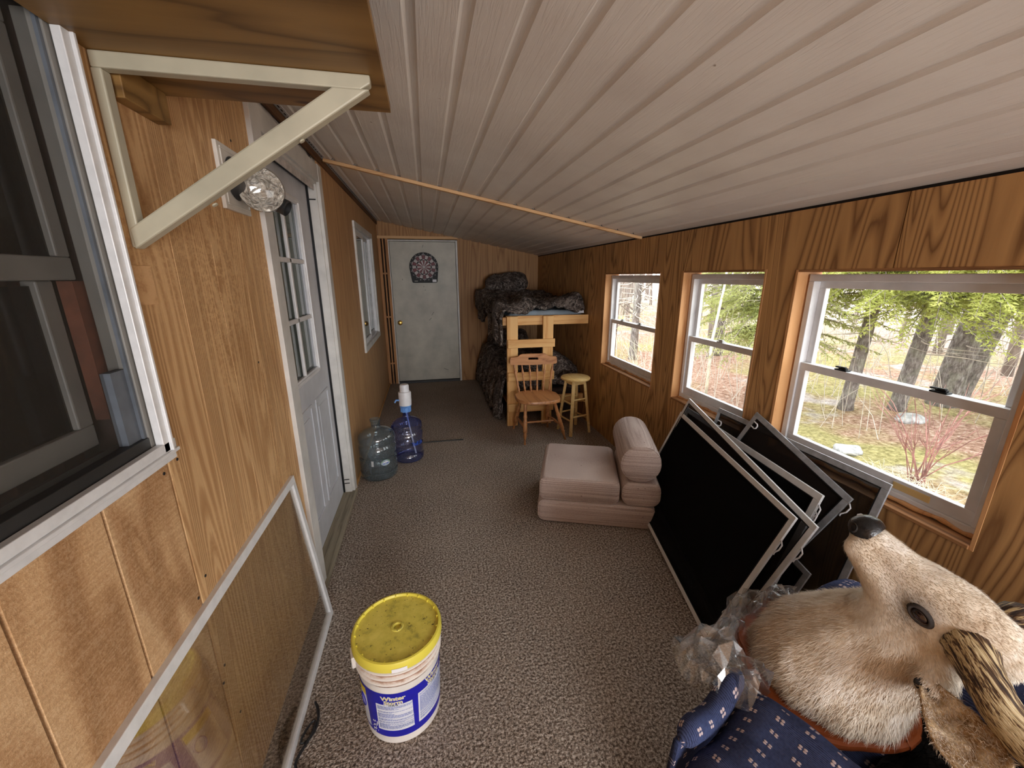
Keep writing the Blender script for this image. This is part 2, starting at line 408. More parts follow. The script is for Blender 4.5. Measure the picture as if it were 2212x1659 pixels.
def mat_fur():
    t = NT('cream_fur'); oc = t.coord()
    n = t.noise(oc, 9, 4, 0.65, 0.6); n2 = t.noise(oc, 70, 3, 0.7)
    col = t.ramp(n, [(0.3, (196, 174, 146)), (0.42, (232, 220, 200)), (0.56, (252, 247, 238))])
    col = t.mix(0.3, col, t.ramp(n2, [(0.3, (194, 172, 146)), (0.7, (252, 247, 238))]))
    at = t.n('ShaderNodeAttribute'); at.attribute_name = 'tan'
    col = t.mix(at.outputs['Fac'], col, (164, 128, 88))
    a2 = t.n('ShaderNodeAttribute'); a2.attribute_name = 'dusky'
    col = t.mix(a2.outputs['Fac'], col, (52, 46, 46))
    MATS['cream_fur'] = t.set(col, 0.8, 0, 0.2)
mat_fur()
def mat_ear():
    t = NT('ear_skin'); oc = t.coord(); n = t.noise(oc, 26, 4, 0.7)
    t.bump(t.noise(oc, 180, 3), 0.5, 0.003)
    MATS['ear_skin'] = t.set(t.ramp(n, [(0.3, (126, 96, 62)), (0.5, (178, 150, 112)), (0.68, (220, 204, 176))]), 0.8, 0, 0.2)
mat_ear()
def mat_antler():
    t = NT('antler'); oc = t.coord((1, 1, 1)); n = t.noise(t.coord((1, 0.55, 1), 'UV'), 250, 3, 0.75); b = t.noise(oc, 12, 2)
    at = t.n('ShaderNodeAttribute'); at.attribute_name = 'burr'
    f = t.math('ADD', t.math('ADD', n, t.math('MULTIPLY', t.math('SUBTRACT', b, 0.5), 0.35)), t.math('MULTIPLY', at.outputs['Fac'], -0.16))
    col = t.ramp(f, [(0.36, (40, 26, 20)), (0.46, (96, 70, 48)), (0.52, (190, 168, 126)), (0.7, (222, 206, 170))])
    t.bump(n, 0.8, 0.006)
    MATS['antler'] = t.set(col, 0.5, 0, 0.4)
mat_antler()
def mat_black_fur():
    t = NT('black_fur'); MATS['black_fur'] = t.set((20, 18, 18), 0.85, 0, 0.2)
mat_black_fur()

def mat_clear(name, tint, alpha_rough=0.05, refl=1.0, haze=0.0, hazecol=(220, 224, 228), edge=None):
    """thin clear sheet: see-through plus mirror reflection by Fresnel"""
    t = NT(name); t.t.nodes.remove(t.b)
    tr = t.n('ShaderNodeBsdfTransparent'); tr.inputs[0].default_value = (*lin(tint), 1)
    gl = t.n('ShaderNodeBsdfGlossy'); gl.inputs['Roughness'].default_value = alpha_rough
    lw = t.n('ShaderNodeLayerWeight'); lw.inputs[0].default_value = 0.5
    if edge: t.l(t.mix(t.math('POWER', lw.outputs['Facing'], 1.6), tint, edge), tr.inputs[0])   # more plastic to look through at a grazing angle
    fr = t.math('ADD', 0.045, t.math('MULTIPLY', t.math('POWER', lw.outputs['Facing'], 5.0), 0.9))
    mx = t.n('ShaderNodeMixShader'); t.l(t.math('MULTIPLY', fr, refl), mx.inputs[0]); t.l(tr.outputs[0], mx.inputs[1]); t.l(gl.outputs[0], mx.inputs[2])
    last = mx.outputs[0]
    if haze:
        df = t.n('ShaderNodeBsdfDiffuse'); df.inputs[0].default_value = (*lin(hazecol), 1)
        m2 = t.n('ShaderNodeMixShader')
        hz = t.math('MULTIPLY', t.ramp(t.noise(t.coord(), 4, 4, 0.7), [(0.3, (0.3, 0.3, 0.3)), (0.8, (1, 1, 1))]), haze)
        t.l(hz, m2.inputs[0]); t.l(last, m2.inputs[1]); t.l(df.outputs[0], m2.inputs[2]); last = m2.outputs[0]
    t.l(last, t.out.inputs[0]); MATS[name] = t.m
mat_clear('window_glass', (251, 253, 252), 0.0, 0.7, 0.015)
mat_clear('misty_glass', (250, 252, 251), 0.0, 0.7, 0.08)
mat_clear('storm_glass', (252, 252, 249), 0.0, 1.9, 0.0)
mat_clear('dark_glass', (150, 148, 142), 0.0, 0.45)
mat_clear('door_glass', (190, 198, 194), 0.02, 1.6, 0.25, (150, 158, 152))
mat_clear('jug_grey', (222, 232, 236), 0.08, 2.4, 0.26, (140, 158, 168), (96, 116, 128))
mat_clear('jug_blue', (228, 232, 248), 0.05, 2.4, 0.10, (120, 136, 200), (84, 100, 190))
mat_clear('jug_blue_deep', (176, 190, 240), 0.06, 1.6, 0.15, (80, 104, 190))
mat_clear('poly_bag', (249, 250, 251), 0.16, 3.4, 0.10, (214, 222, 228))
mat_clear('bulb_glass', (250, 249, 246), 0.03, 1.4, 0.06)
def mat_screen(name, col, seen):
    """insect-screen netting: so fine that only its average see-through shows"""
    t = NT(name); t.t.nodes.remove(t.b)
    tr = t.n('ShaderNodeBsdfTransparent'); df = t.n('ShaderNodeBsdfDiffuse'); df.inputs[0].default_value = (*lin(col), 1)
    mx = t.n('ShaderNodeMixShader'); n = t.noise(t.coord(), 3, 2)
    t.l(t.math('ADD', 1 - seen, t.math('MULTIPLY', t.math('SUBTRACT', n, 0.5), 0.05)), mx.inputs[0]); t.l(tr.outputs[0], mx.inputs[1]); t.l(df.outputs[0], mx.inputs[2])
    t.l(mx.outputs[0], t.out.inputs[0]); MATS[name] = t.m
mat_screen('screen_mesh', (26, 26, 27), 0.22)
mat_screen('screen_mesh_thin', (40, 36, 34), 0.38)
mat_screen('window_screen_mesh', (80, 77, 72), 0.82)
def mat_bulb():
    t = NT('bulb_reflector'); n = t.noise(t.coord(), 42, 2, 0.5, 1.5)
    t.bump(n, 1.0, 0.02); MATS['bulb_reflector'] = t.set(t.ramp(n, [(0.3, (150, 146, 138)), (0.7, (246, 244, 238))]), 0.3, 0.15, 0.8)
mat_bulb()
def mat_ground():
    t = NT('leaf_litter'); c = t.coord()
    n = t.noise(c, 16, 5, 0.75, 0.4); p = t.noise(c, 0.42, 4, 0.6); q = t.noise(c, 0.9, 3, 0.6); far = t.n('ShaderNodeSeparateXYZ'); t.l(c, far.inputs[0])
    leaf = t.ramp(n, [(0.32, (92, 66, 54)), (0.45, (156, 118, 100)), (0.57, (192, 160, 142)), (0.72, (228, 210, 198))])
    moss = t.ramp(n, [(0.35, (112, 104, 62)), (0.6, (184, 172, 120)), (0.75, (218, 206, 170))])
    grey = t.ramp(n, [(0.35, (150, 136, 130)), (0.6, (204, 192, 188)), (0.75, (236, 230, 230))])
    col = t.mix(t.ramp(p, [(0.46, (0, 0, 0)), (0.6, (1, 1, 1))]), leaf, moss)
    col = t.mix(t.ramp(q, [(0.6, (0, 0, 0)), (0.68, (1, 1, 1))]), col, grey)
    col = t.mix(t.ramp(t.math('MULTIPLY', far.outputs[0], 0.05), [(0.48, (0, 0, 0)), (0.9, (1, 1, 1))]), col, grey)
    t.bump(n, 0.8, 0.05); MATS['leaf_litter'] = t.set(col, 0.95, 0, 0.1)
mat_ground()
def mat_bark():
    t = NT('spruce_bark'); c = t.coord((1, 1, 0.35)); n = t.noise(c, 26, 5, 0.75); q = t.noise(t.coord(), 6, 3)
    col = t.ramp(n, [(0.32, (70, 62, 60)), (0.5, (128, 118, 114)), (0.68, (178, 172, 168))])
    col = t.mix(t.math('MULTIPLY', t.ramp(q, [(0.5, (0, 0, 0)), (0.65, (1, 1, 1))]), 0.4), col, (150, 150, 132))
    t.bump(n, 1.0, 0.02); MATS['spruce_bark'] = t.set(col, 0.95, 0, 0.1)
    t = NT('grey_bark'); c = t.coord((1, 1, 0.2)); n = t.noise(c, 20, 4, 0.7)
    MATS['grey_bark'] = t.set(t.ramp(n, [(0.3, (120, 110, 106)), (0.7, (176, 166, 160))]), 0.95, 0, 0.1)
mat_bark()
def mat_needles(name, a, b):
    t = NT(name); t.t.nodes.remove(t.b)
    oc = t.coord(); n = t.noise(oc, 3.5, 3, 0.7); col = t.ramp(n, [(0.3, a), (0.7, b)])
    df = t.n('ShaderNodeBsdfDiffuse'); tl = t.n('ShaderNodeBsdfTranslucent'); mx = t.n('ShaderNodeMixShader'); mx.inputs[0].default_value = 0.45
    t.l(col, df.inputs[0]); t.l(col, tl.inputs[0]); t.l(df.outputs[0], mx.inputs[1]); t.l(tl.outputs[0], mx.inputs[2]); t.l(mx.outputs[0], t.out.inputs[0]); MATS[name] = t.m
mat_needles('spruce_needles', (136, 144, 70), (214, 216, 132))
mat_needles('spruce_needles_dark', (140, 146, 88), (208, 210, 146))

# ------------------------------------------------------------------ SETTING: floor, walls, ceiling
fl = MB(); fl.box(XL - 0.11, XR + 0.12, YB, YF + 0.1, -0.06, 0.0)
tag(fl.build('floor', 'carpet'), 'speckled brown looped carpet covering the porch floor', 'floor', kind='structure')

# right wall: plywood sheets around three window openings (y0,y1,z0,z1)
WIN = {1: (2.68, 3.615, 0.705, 1.575), 2: (1.745, 2.425, 0.71, 1.58), 3: (0.76, 1.58, 0.70, 1.575), 9: (-1.15, -0.1, 0.7, 1.575)}
wr = thing('wall_right', (XR, 2, 0), 'right wall of orange-brown plywood sheets pierced by three windows', 'wall', kind='structure')
seams = [YB, -0.04, 1.185, 2.355, 3.58, 4.80, YF]
for i in range(len(seams) - 1):
    y0, y1 = seams[i] + 0.002, seams[i + 1] - 0.002
    mb = MB()
    for a0, a1, b0, b1 in rect_minus((y0, y1, 0.0, 1.83), list(WIN.values())):
        mb.box(XR, XR + 0.012, a0, a1, b0, b1)
    mb.build('plywood_sheet', 'right_plywood', wr)
mb = MB()
for a0, a1, b0, b1 in rect_minus((YB, YF + 0.1, -0.06, 1.95), list(WIN.values())):
    mb.box(XR + 0.014, XR + 0.12, a0, a1, b0, b1)
mb.build('wall_core', 'dark_gap', wr)

# far wall
wf = thing('wall_far', (0.5, YF, 0), 'far end wall of plywood round the grey door', 'wall', kind='structure')
mb = MB(); mb.prism([(0.468, 0), (XR, 0), (XR, zc(XR) + 0.03), (0.468, zc(0.468) + 0.03)], (0, YF, 0), (1, 0, 0), (0, 0, 1), (0, 0.012, 0)); mb.build('plywood_sheet', 'far_plywood', wf)
mb = MB(); mb.prism([(XL, 2.085), (0.466, 2.085), (0.466, zc(0.466) + 0.03), (XL, zc(XL) + 0.03)], (0, YF, 0), (1, 0, 0), (0, 0, 1), (0, 0.012, 0)); mb.build('plywood_sheet', 'far_plywood', wf)
mb = MB(); mb.box(XL - 0.1, XR + 0.1, YF + 0.09, YF + 0.12, -0.06, 2.6); mb.build('wall_core', 'dark_gap', wf)
# raw framing left of the far door: studs and blocking
for x0, x1 in ((-0.612, -0.575), (-0.555, -0.536), (-0.516, -0.478)):
    mb = MB(); mb.box(x0, x1, YF - 0.006, YF + 0.088, 0, 2.055); mb.build('stud', 'framing_lumber', wf, bevel=0.002)
for z in (0.30, 0.98, 1.58):
    mb = MB(); mb.box(-0.576, -0.515, YF + 0.004, YF + 0.08, z, z + 0.022); mb.build('blocking', 'framing_lumber', wf)
mb = MB(); mb.box(XL, 0.472, YF - 0.022, YF + 0.06, 2.05, 2.087); mb.build('header_board', 'batten_lumber', wf, bevel=0.002)

# back wall (behind the camera) with its wide window opening
wb = thing('wall_back', (0.5, YB, 0), 'end wall behind the viewer with a wide window', 'wall', kind='structure')
mb = MB()
for a0, a1, b0, b1 in rect_minus((XL - 0.1, XR + 0.1, -0.06, 2.4), [(-0.15, 1.6, 0.7, 1.8)]):
    mb.box(a0, a1, YB - 0.1, YB, b0, b1)
mb.build('plywood_sheet', 'right_plywood', wb)

# left wall: 20 cm siding boards with grooves, holes for near window, door, far window
NW = (0.10, 0.992, 1.175, 1.99); DO = (1.90, 2.83, -0.1, 2.12); FW = (4.06, 5.21, 0.88, 1.99)
wl = thing('wall_left', (XL, 2, 0), 'left wall of tan grooved plywood siding beside the doors', 'wall', kind='structure')
ys = [YB] + [0.195 + 0.2 * k for k in range(-17, 9)]
ys = [y for y in ys if y < 1.80] + [1.826]
ys[0] = YB
for i in range(len(ys) - 1):
    g0, g1 = (0.0035 if y < 1.05 else 0.0012 for y in (ys[i], ys[i + 1])); y0, y1 = ys[i] + g0, ys[i + 1] - g1
    if y1 - y0 < 0.02: continue
    mb = MB()
    for a0, a1, b0, b1 in rect_minus((y0, y1, 0.0, zc(XL) + 0.03), [NW]):
        mb.box(XL - 0.014, XL, a0, a1, b0, b1)
    mb.build('siding_board', 'rough_siding' if y1 < 1.0 else 'siding_plywood', wl, bevel=0.0008)
mb = MB(); mb.box(XL - 0.016, XL - 0.012, 1.81, 2.95, 2.05, 2.33); mb.build('house_wrap', 'house_wrap', wl)
for y0, y1 in ((2.90, 3.70), (3.70, 4.92), (4.92, 6.0)):
    mb = MB()
    for a0, a1, b0, b1 in rect_minus((y0 + 0.0015, y1 - 0.0015, 0.0, zc(XL) + 0.03), [FW]):
        mb.box(XL - 0.014, XL, a0, a1, b0, b1)
    mb.build('plywood_sheet', 'left_plywood', wl)
mb = MB()
for a0, a1, b0, b1 in rect_minus((YB, YF + 0.1, -0.06, 2.42), [NW, DO, FW]):
    mb.box(XL - 0.11, XL - 0.017, a0, a1, b0, b1)
mb.build('wall_core', 'dark_gap', wl)
for (y, z) in ((1.03, 1.125), (0.975, 1.115), (1.03, 0.79), (0.985, 0.76), (1.02, 0.5), (1.04, 0.3), (1.0, 0.46), (3.27, 1.66), (1.06, 1.66), (1.66, 1.99), (1.58, 1.25)):
    mb = MB(); mb.lathe([(0.004, -0.001), (0.004, 0.0012), (0.001, 0.0016)], 8, (XL, y, z), (1, 0, 0)); mb.build('nail_head', 'ink_black', wl)
# scribbled writing on the house wrap over the door
vs, fs = text_mesh('TIPE', 0.05, 0.001)
mb = MB(); mb.add([(XL - 0.0105, 2.76 + p.x, 2.225 + p.y) for p in vs], fs); mb.build('marker_writing', 'ink_black', wl, normals=False)

# ceiling: ribbed vinyl planks in two runs, each plank its own piece
cl = thing('ceiling', (0.5, 2, 2.0), 'sloping white ribbed vinyl ceiling with embossed wood grain', 'ceiling', kind='structure')
slope = V((1, 0, -(ZL - ZR) / (XR - XL))).normalized(); nrm = V((-slope.z, 0, slope.x)) * -1
nrm = V((slope.z, 0, -slope.x)); nrm = -nrm if nrm.z < 0 else nrm
per = 0.1335
def ceil_plank(s0, s1, y0, y1):
    """s measured along the slope from the left wall"""
    prof = [(0, 0), (per - 0.034, 0), (per - 0.026, 0.011), (per - 0.008, 0.011), (per, 0)]
    pts = [(max(0, min(s1, s0 + a)), h) for a, h in prof if s0 + a > -1e-6]
    if s0 < 0: pts = [(0, 0)] + pts
    o = V((XL, 0, ZL)); mb = MB(); n = len(pts)
    low = [o + slope * a + nrm * h for a, h in pts]; hi = [p + nrm * 0.004 for p in low]
    ring = low + hi[::-1]
    A = [V((p.x, y0, p.z)) for p in ring]; B = [V((p.x, y1, p.z)) for p in ring]; k = len(ring)
    mb.add(A + B, [(i, (i + 1) % k, (i + 1) % k + k, i + k) for i in range(k)] + [(i, i + 1, 2 * n - 2 - i, 2 * n - 1 - i) for i in range(n - 1)] + [(k + i, k + i + 1, k + 2 * n - 2 - i, k + 2 * n - 1 - i) for i in range(n - 1)])
    return mb
LS = sqrt((XR - XL) ** 2 + (ZL - ZR) ** 2)
start = (0.012 - XL) / slope.x - 5 * per
k = 0
for y0, y1 in ((YB, 2.992), (3.008, YF - 0.004)):
    s = start - 0.0
    while s < LS - 0.01:
        if s + per > 0.03: ceil_plank(s, LS + 0.01, y0, y1).build('ceiling_plank', 'ceiling_vinyl', cl, smooth=50)
        s += per
mb = MB(); o = V((XL, 0, ZL)) + nrm * 0.02
mb.add([(XL - 0.1, YB - .1, ZL + 0.12), (XR + 0.12, YB - .1, ZR + 0.06), (XR + 0.12, YF + 0.1, ZR + 0.06), (XL - 0.1, YF + 0.1, ZL + 0.12),
        (XL - 0.1, YB - .1, ZL + 0.2), (XR + 0.12, YB - .1, ZR + 0.2), (XR + 0.12, YF + 0.1, ZR + 0.2), (XL - 0.1, YF + 0.1, ZL + 0.2)],
       [(0, 1, 2, 3), (4, 5, 6, 7), (0, 1, 5, 4), (1, 2, 6, 5), (2, 3, 7, 6), (3, 0, 4, 7)]); mb.build('roof_deck', 'dark_gap', cl)
# perforated nailing strip along the left edge of the ceiling and dark wall plate
for y0, y1 in ((YB, 2.99), (3.01, YF - 0.01)):
    mb = MB(); mb.obox(V((XL + 0.022, (y0 + y1) / 2, ZL - 0.006)), 0.03, y1 - y0, 0.002, slope, V((0, 1, 0)), nrm); mb.build('nailing_strip', 'white_vinyl', cl)
    mb = MB(); y = max(y0, 0.6)
    while y < y1 - 0.03: mb.obox(V((XL + 0.022, y, ZL - 0.0075)), 0.006, 0.024, 0.001, slope, V((0, 1, 0)), nrm); y += 0.045
    so = mb.build('nail_slots', 'dark_gap', cl); so['kind'] = 'stuff'
mb = MB(); mb.box(XL, XL + 0.012, 1.0, YF, ZL - 0.05, ZL - 0.012); tag(mb.build('trim_1', 'dark_lumber'), 'thin dark board along the top of the left wall', 'trim', kind='structure')
mb = MB(); c0 = V((XL + 0.02, 3.0, zc(XL + 0.02))) - nrm * 0.012; c1 = V((XR, 3.0, zc(XR))) - nrm * 0.012
mb.bar(c0, c1, 0.032, 0.02, nrm); tag(mb.build('trim_2', 'batten_lumber', bevel=0.002), 'slim raw wooden batten crossing under the ceiling', 'trim', kind='structure')
mb = MB(); mb.bar((XL + 0.008, 2.9, 0.008), (XL + 0.008, YF - 0.01, 0.008), 0.012, 0.016); tag(mb.build('baseboard_left', 'bunk_pine_long'), 'thin pale strip where left wall meets carpet', 'baseboard', kind='structure')

# ------------------------------------------------------------------ right windows: lining boards, vinyl frame, two sashes, panes, latches
def frame_rect(mb, x0, x1, y0, y1, z0, z1, w_, wb_=None, wt_=None):
    wb_ = wb_ or w_; wt_ = wt_ or w_
    mb.box(x0, x1, y0, y1, z0, z0 + wb_); mb.box(x0, x1, y0, y1, z1 - wt_, z1)
    mb.box(x0, x1, y0, y0 + w_, z0 + wb_, z1 - wt_); mb.box(x0, x1, y1 - w_, y1, z0 + wb_, z1 - wt_)
def right_window(n, label, glass_low='window_glass', latches=(0.3, 0.7), latchmat='dirty_vinyl', mat='white_vinyl', rail=None):
    y0, y1, z0, z1 = WIN[n]
    W = thing('window_%d' % n, (XR, (y0 + y1) / 2, z0), label, 'window', kind='structure')
    g = 0.012
    # lining of the opening: raw boards (far jamb, near jamb, head, rough sill)
    mb = MB(); mb.box(XR - 0.003, XR + 0.13, y1 - 0.014, y1, z0, z1); mb.build('jamb_board', 'jamb_lumber', W, bevel=0.001)
    mb = MB(); mb.box(XR - 0.001, XR + 0.13, y0, y0 + 0.012, z0, z1); mb.build('jamb_board', 'jamb_lumber', W, bevel=0.001)
    mb = MB(); mb.box(XR - 0.003, XR + 0.13, y0 + 0.012, y1 - 0.014, z1 - 0.01, z1); mb.build('head_board', 'sill_lumber', W, bevel=0.001)
    mb = MB(); mb.box(XR - 0.006, XR + 0.13, y0 + 0.012, y1 - 0.014, z0, z0 + 0.014); mb.build('sill_board', 'sill_lumber', W, bevel=0.002)
    a0, a1, b0, b1 = y0 + 0.022, y1 - 0.024, z0 + 0.02, z1 - 0.02
    fx0, fx1 = XR + 0.052, XR + 0.118
    mb = MB(); frame_rect(mb, fx0, fx1, a0, a1, b0, b1, 0.028, 0.03, 0.03); mb.build('window_frame', mat, W, bevel=0.003)
    zm = rail if rail else (b0 + b1) / 2 - 0.005
    c0, c1 = a0 + 0.028, a1 - 0.028
    mb = MB(); frame_rect(mb, XR + 0.088, XR + 0.112, c0, c1, zm - 0.012, b1 - 0.03, 0.03); us = mb.build('upper_sash', mat, W, bevel=0.002)
    mb = MB(); mb.box(XR + 0.099, XR + 0.102, c0 + 0.028, c1 - 0.028, zm + 0.016, b1 - 0.058); mb.build('pane', 'window_glass', us)
    mb = MB(); frame_rect(mb, XR + 0.060, XR + 0.086, c0, c1, b0 + 0.03, zm + 0.02, 0.032, 0.05, 0.034); lo = mb.build('lower_sash', mat, W, bevel=0.002)
    mb = MB(); mb.box(XR + 0.071, XR + 0.074, c0 + 0.03, c1 - 0.03, b0 + 0.078, zm - 0.012); mb.build('pane', glass_low, lo)
    for f in latches:
        yy = c1 + (c0 - c1) * f; mb = MB()
        mb.box(XR + 0.062, XR + 0.090, yy - 0.026, yy + 0.026, zm + 0.02, zm + 0.026); mb.box(XR + 0.066, XR + 0.082, yy - 0.02, yy + 0.012, zm + 0.026, zm + 0.034)
        mb.bar((XR + 0.066, yy - 0.02, zm + 0.036), (XR + 0.082, yy + 0.034, zm + 0.031), 0.01, 0.007)
        mb.build('latch', latchmat, lo, bevel=0.002)
    return W, (c0, c1, b0, b1, zm)
W1, g1 = right_window(1, 'farthest of the three right-hand windows, next to the bunk bed', latches=(0.25, 0.62))
W2, g2 = right_window(2, 'middle and narrowest of the three right-hand windows, with misty glass', 'misty_glass', (0.5,))
W3, g3 = right_window(3, 'nearest right-hand window with two black sash latches', 'window_glass', (0.26, 0.74), 'black_plastic', rail=1.135)
W9, g9 = right_window(9, 'right-hand window beside the viewer, outside the picture', latches=(0.5,))
# finger pull recessed into the bottom rail of the nearest window
mb = MB(); mb.box(XR + 0.057, XR + 0.061, 0.93, 1.05, g3[2] + 0.042, g3[2] + 0.068); mb.build('finger_pull', 'stool_beech', W3, bevel=0.002)
# broken foam edge beneath the sashes
for Wn, (a, b) in ((W1, (2.70, 3.6)), (W2, (1.76, 2.41)), (W3, (0.78, 1.56))):
    z0 = 0.72; mb = MB()
    path = [V((XR + 0.05 + 0.006 * mnoise.noise((y * 9, 1, 0)), y, z0 + 0.006 + 0.01 * mnoise.noise((y * 14, 0, 3)))) for y in [a + (b - a) * i / 40 for i in range(41)]]
    mb.tube(path, [0.006 + 0.005 * random.random() for _ in path], 6); mb.build('foam_bead', 'jamb_lumber', Wn, smooth=180)
# cord hanging against the middle window
# ------------------------------------------------------------------ near left window (window_4)
y0, y1, z0, z1 = NW
W4 = thing('window_4', (XL, y1, z0), 'dark screened double-hung house window at near left with white aluminium trim', 'window', kind='structure')
def ridged(mb, p, q, outw, wd):
    """two-step extruded aluminium moulding from p to q on the wall, wd wide towards outw"""
    p, q, ow = V(p), V(q), V(outw).normalized(); e = (q - p).normalized()
    for a, b, h in ((0, wd * 0.45, 0.016), (wd * 0.45, wd * 0.62, 0.022), (wd * 0.62, wd, 0.012)):
        c = (p + q) / 2 + ow * ((a + b) / 2); mb.obox(c + V((h / 2, 0, 0)), (q - p).length, b - a, h, e, ow, V((1, 0, 0)))
TW = 0.042
mb = MB(); ridged(mb, (XL, y1 - 0.02, z0 - 0.012), (XL, y1 - 0.02, 2.2), (0, 1, 0), TW); mb.build('side_trim', 'white_aluminium', W4, bevel=0.0015)
mb = MB(); ridged(mb, (XL, -0.3, z0 + 0.012), (XL, y1 + 0.022, z0 + 0.012), (0, 0, -1), TW + 0.006); mb.build('bottom_trim', 'white_aluminium', W4, bevel=0.0015)
mb = MB(); mb.box(XL - 0.045, XL - 0.002, y1 - 0.03, y1 - 0.003, z0, z1)
mb.build('window_frame', 'sash_grey', W4, bevel=0.002)
mb = MB(); mb.box(XL - 0.045, XL - 0.002, 0.1, y1 - 0.03, z0, z0 + 0.035); mb.build('sill_track', 'black_metal', W4, bevel=0.002)
mb = MB(); mb.box(XL - 0.012, XL - 0.006, y1 - 0.037, y1 - 0.03, z0 + 0.03, z1); mb.box(XL - 0.03, XL - 0.012, y1 - 0.075, y1 - 0.03, z0 + 0.035, z0 + 0.19); mb.build('screen_channel', 'dark_sash', W4)
zmid = 1.565
mb = MB(); frame_rect(mb, XL - 0.075, XL - 0.05, 0.1, y1 - 0.036, zmid - 0.02, z1, 0.03, 0.042); us = mb.build('upper_sash', 'sash_grey', W4, bevel=0.003)
mb = MB(); mb.box(XL - 0.064, XL - 0.061, 0.12, y1 - 0.06, zmid + 0.02, z1 - 0.04); mb.build('pane', 'dark_glass', us)
mb = MB(); frame_rect(mb, XL - 0.105, XL - 0.08, 0.1, y1 - 0.05, z0 + 0.035, zmid + 0.015, 0.036, 0.045); lo = mb.build('lower_sash', 'sash_grey', W4, bevel=0.003)
mb = MB(); mb.box(XL - 0.094, XL - 0.091, 0.12, y1 - 0.08, z0 + 0.08, zmid - 0.03); mb.build('pane', 'dark_glass', lo)
mb = MB(); mb.box(XL - 0.0245, XL - 0.0235, 0.1, y1 - 0.03, z0 + 0.035, z1); mb.build('insect_screen', 'window_screen_mesh', W4)
mb = MB(); mb.box(XL - 0.11, XL - 0.05, y1 - 0.012, y1 + 0.002, z0, z1); mb.box(XL - 0.11, XL - 0.05, 0.1, y1, z0 - 0.02, z0 + 0.005); mb.build('reveal', 'brown_cloth_dark', W4)
mb = MB(); mb.box(XL - 0.078, XL - 0.052, y1 - 0.046, y1 - 0.014, 1.262, zmid - 0.022); mb.build('jamb_strip', 'brown_curtain', W4)
# the dim room behind that window
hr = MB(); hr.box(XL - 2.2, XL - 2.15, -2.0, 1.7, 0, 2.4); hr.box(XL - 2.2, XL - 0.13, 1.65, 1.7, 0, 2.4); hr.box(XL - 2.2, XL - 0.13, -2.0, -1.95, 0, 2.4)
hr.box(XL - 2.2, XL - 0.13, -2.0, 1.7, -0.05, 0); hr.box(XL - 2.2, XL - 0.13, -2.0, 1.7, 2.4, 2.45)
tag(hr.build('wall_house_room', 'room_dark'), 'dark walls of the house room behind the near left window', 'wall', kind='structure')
mb = MB()
mb.grid(lambda u, v: (XL - 0.2 + 0.016 * sin(u * 60), 0.55 + 0.5 * u, 0.9 + 1.2 * v), 60, 2)
tag(mb.build('house_curtain', 'brown_curtain', smooth=180), 'red-brown curtain hanging inside the dark near left window', 'curtain')

# ------------------------------------------------------------------ left door (door_1): nine-light steel door, frame and threshold
D1 = thing('door_1', (XL, 2.36, 0), 'white steel house door with small-paned upper window, left wall', 'door', kind='structure')
xs = XL - 0.058
mb = MB()
GY0, GY1, GZ0, GZ1 = 2.04, 2.52, 1.03, 1.93
for a0, a1, b0, b1 in rect_minus((1.935, 2.80, 0.035, 2.085), [(GY0, GY1, GZ0, GZ1)]): mb.box(xs - 0.04, xs, a0, a1, b0, b1)
mb.build('door_slab', 'door_white', D1)
mb = MB()
for k_ in range(4):
    d, h = (0, 0.012) if k_ % 2 == 0 else (0, 0.012)
frame_rect(mb, xs, xs + 0.013, GY0 - 0.03, GY1 + 0.03, GZ0 - 0.03, GZ1 + 0.03, 0.034); frame_rect(mb, xs, xs + 0.02, GY0 - 0.018, GY1 + 0.018, GZ0 - 0.018, GZ1 + 0.018, 0.012)
mb.build('glazing_frame', 'white_vinyl', D1, bevel=0.003)
ny, nz = 2, 3
for i in range(1, ny):
    yy = GY0 + (GY1 - GY0) * i / ny; mb = MB(); mb.box(xs - 0.004, xs + 0.012, yy - 0.012, yy + 0.012, GZ0, GZ1); mb.build('glazing_bar', 'white_vinyl', D1, bevel=0.004)
for j in range(1, nz):
    zz = GZ0 + (GZ1 - GZ0) * j / nz; mb = MB(); mb.box(xs - 0.004, xs + 0.012, GY0, GY1, zz - 0.012, zz + 0.012); mb.build('glazing_bar', 'white_vinyl', D1, bevel=0.004)
for i in range(ny):
    for j in range(nz):
        a, b = GY0 + (GY1 - GY0) * i / ny, GY0 + (GY1 - GY0) * (i + 1) / ny; c, d = GZ0 + (GZ1 - GZ0) * j / nz, GZ0 + (GZ1 - GZ0) * (j + 1) / nz
        mb = MB(); mb.box(xs - 0.012, xs - 0.009, a, b, c, d); mb.build('pane', 'door_glass', D1)
# embossed lower panels: raised bead rectangles
for a, b in ((2.02, 2.32), (2.40, 2.70)):
    mb = MB(); frame_rect(mb, xs, xs + 0.007, a, b, 0.20, 0.86, 0.02); mb.box(xs, xs + 0.005, a + 0.06, b - 0.06, 0.26, 0.80); mb.build('raised_panel', 'door_white', D1, bevel=0.003)
mb = MB(); mb.box(XL - 0.11, XL, 2.80, 2.825, 0.03, 2.10); mb.box(XL - 0.11, XL, 1.91, 1.935, 0.03, 2.10); mb.box(XL - 0.11, XL, 1.91, 2.825, 2.085, 2.11); mb.build('door_jamb', 'white_paint', D1, bevel=0.001)
mb = MB(); mb.box(xs + 0.001, xs + 0.012, 2.788, 2.80, 0.035, 2.085); mb.box(xs + 0.001, xs + 0.012, 1.935, 2.80, 2.073, 2.085); mb.build('weatherstrip', 'black_plastic', D1)
mb = MB(); mb.box(XL - 0.002, XL + 0.018, 1.82, 1.915, 0.0, 2.2); mb.build('door_casing', 'white_paint', D1, bevel=0.002)
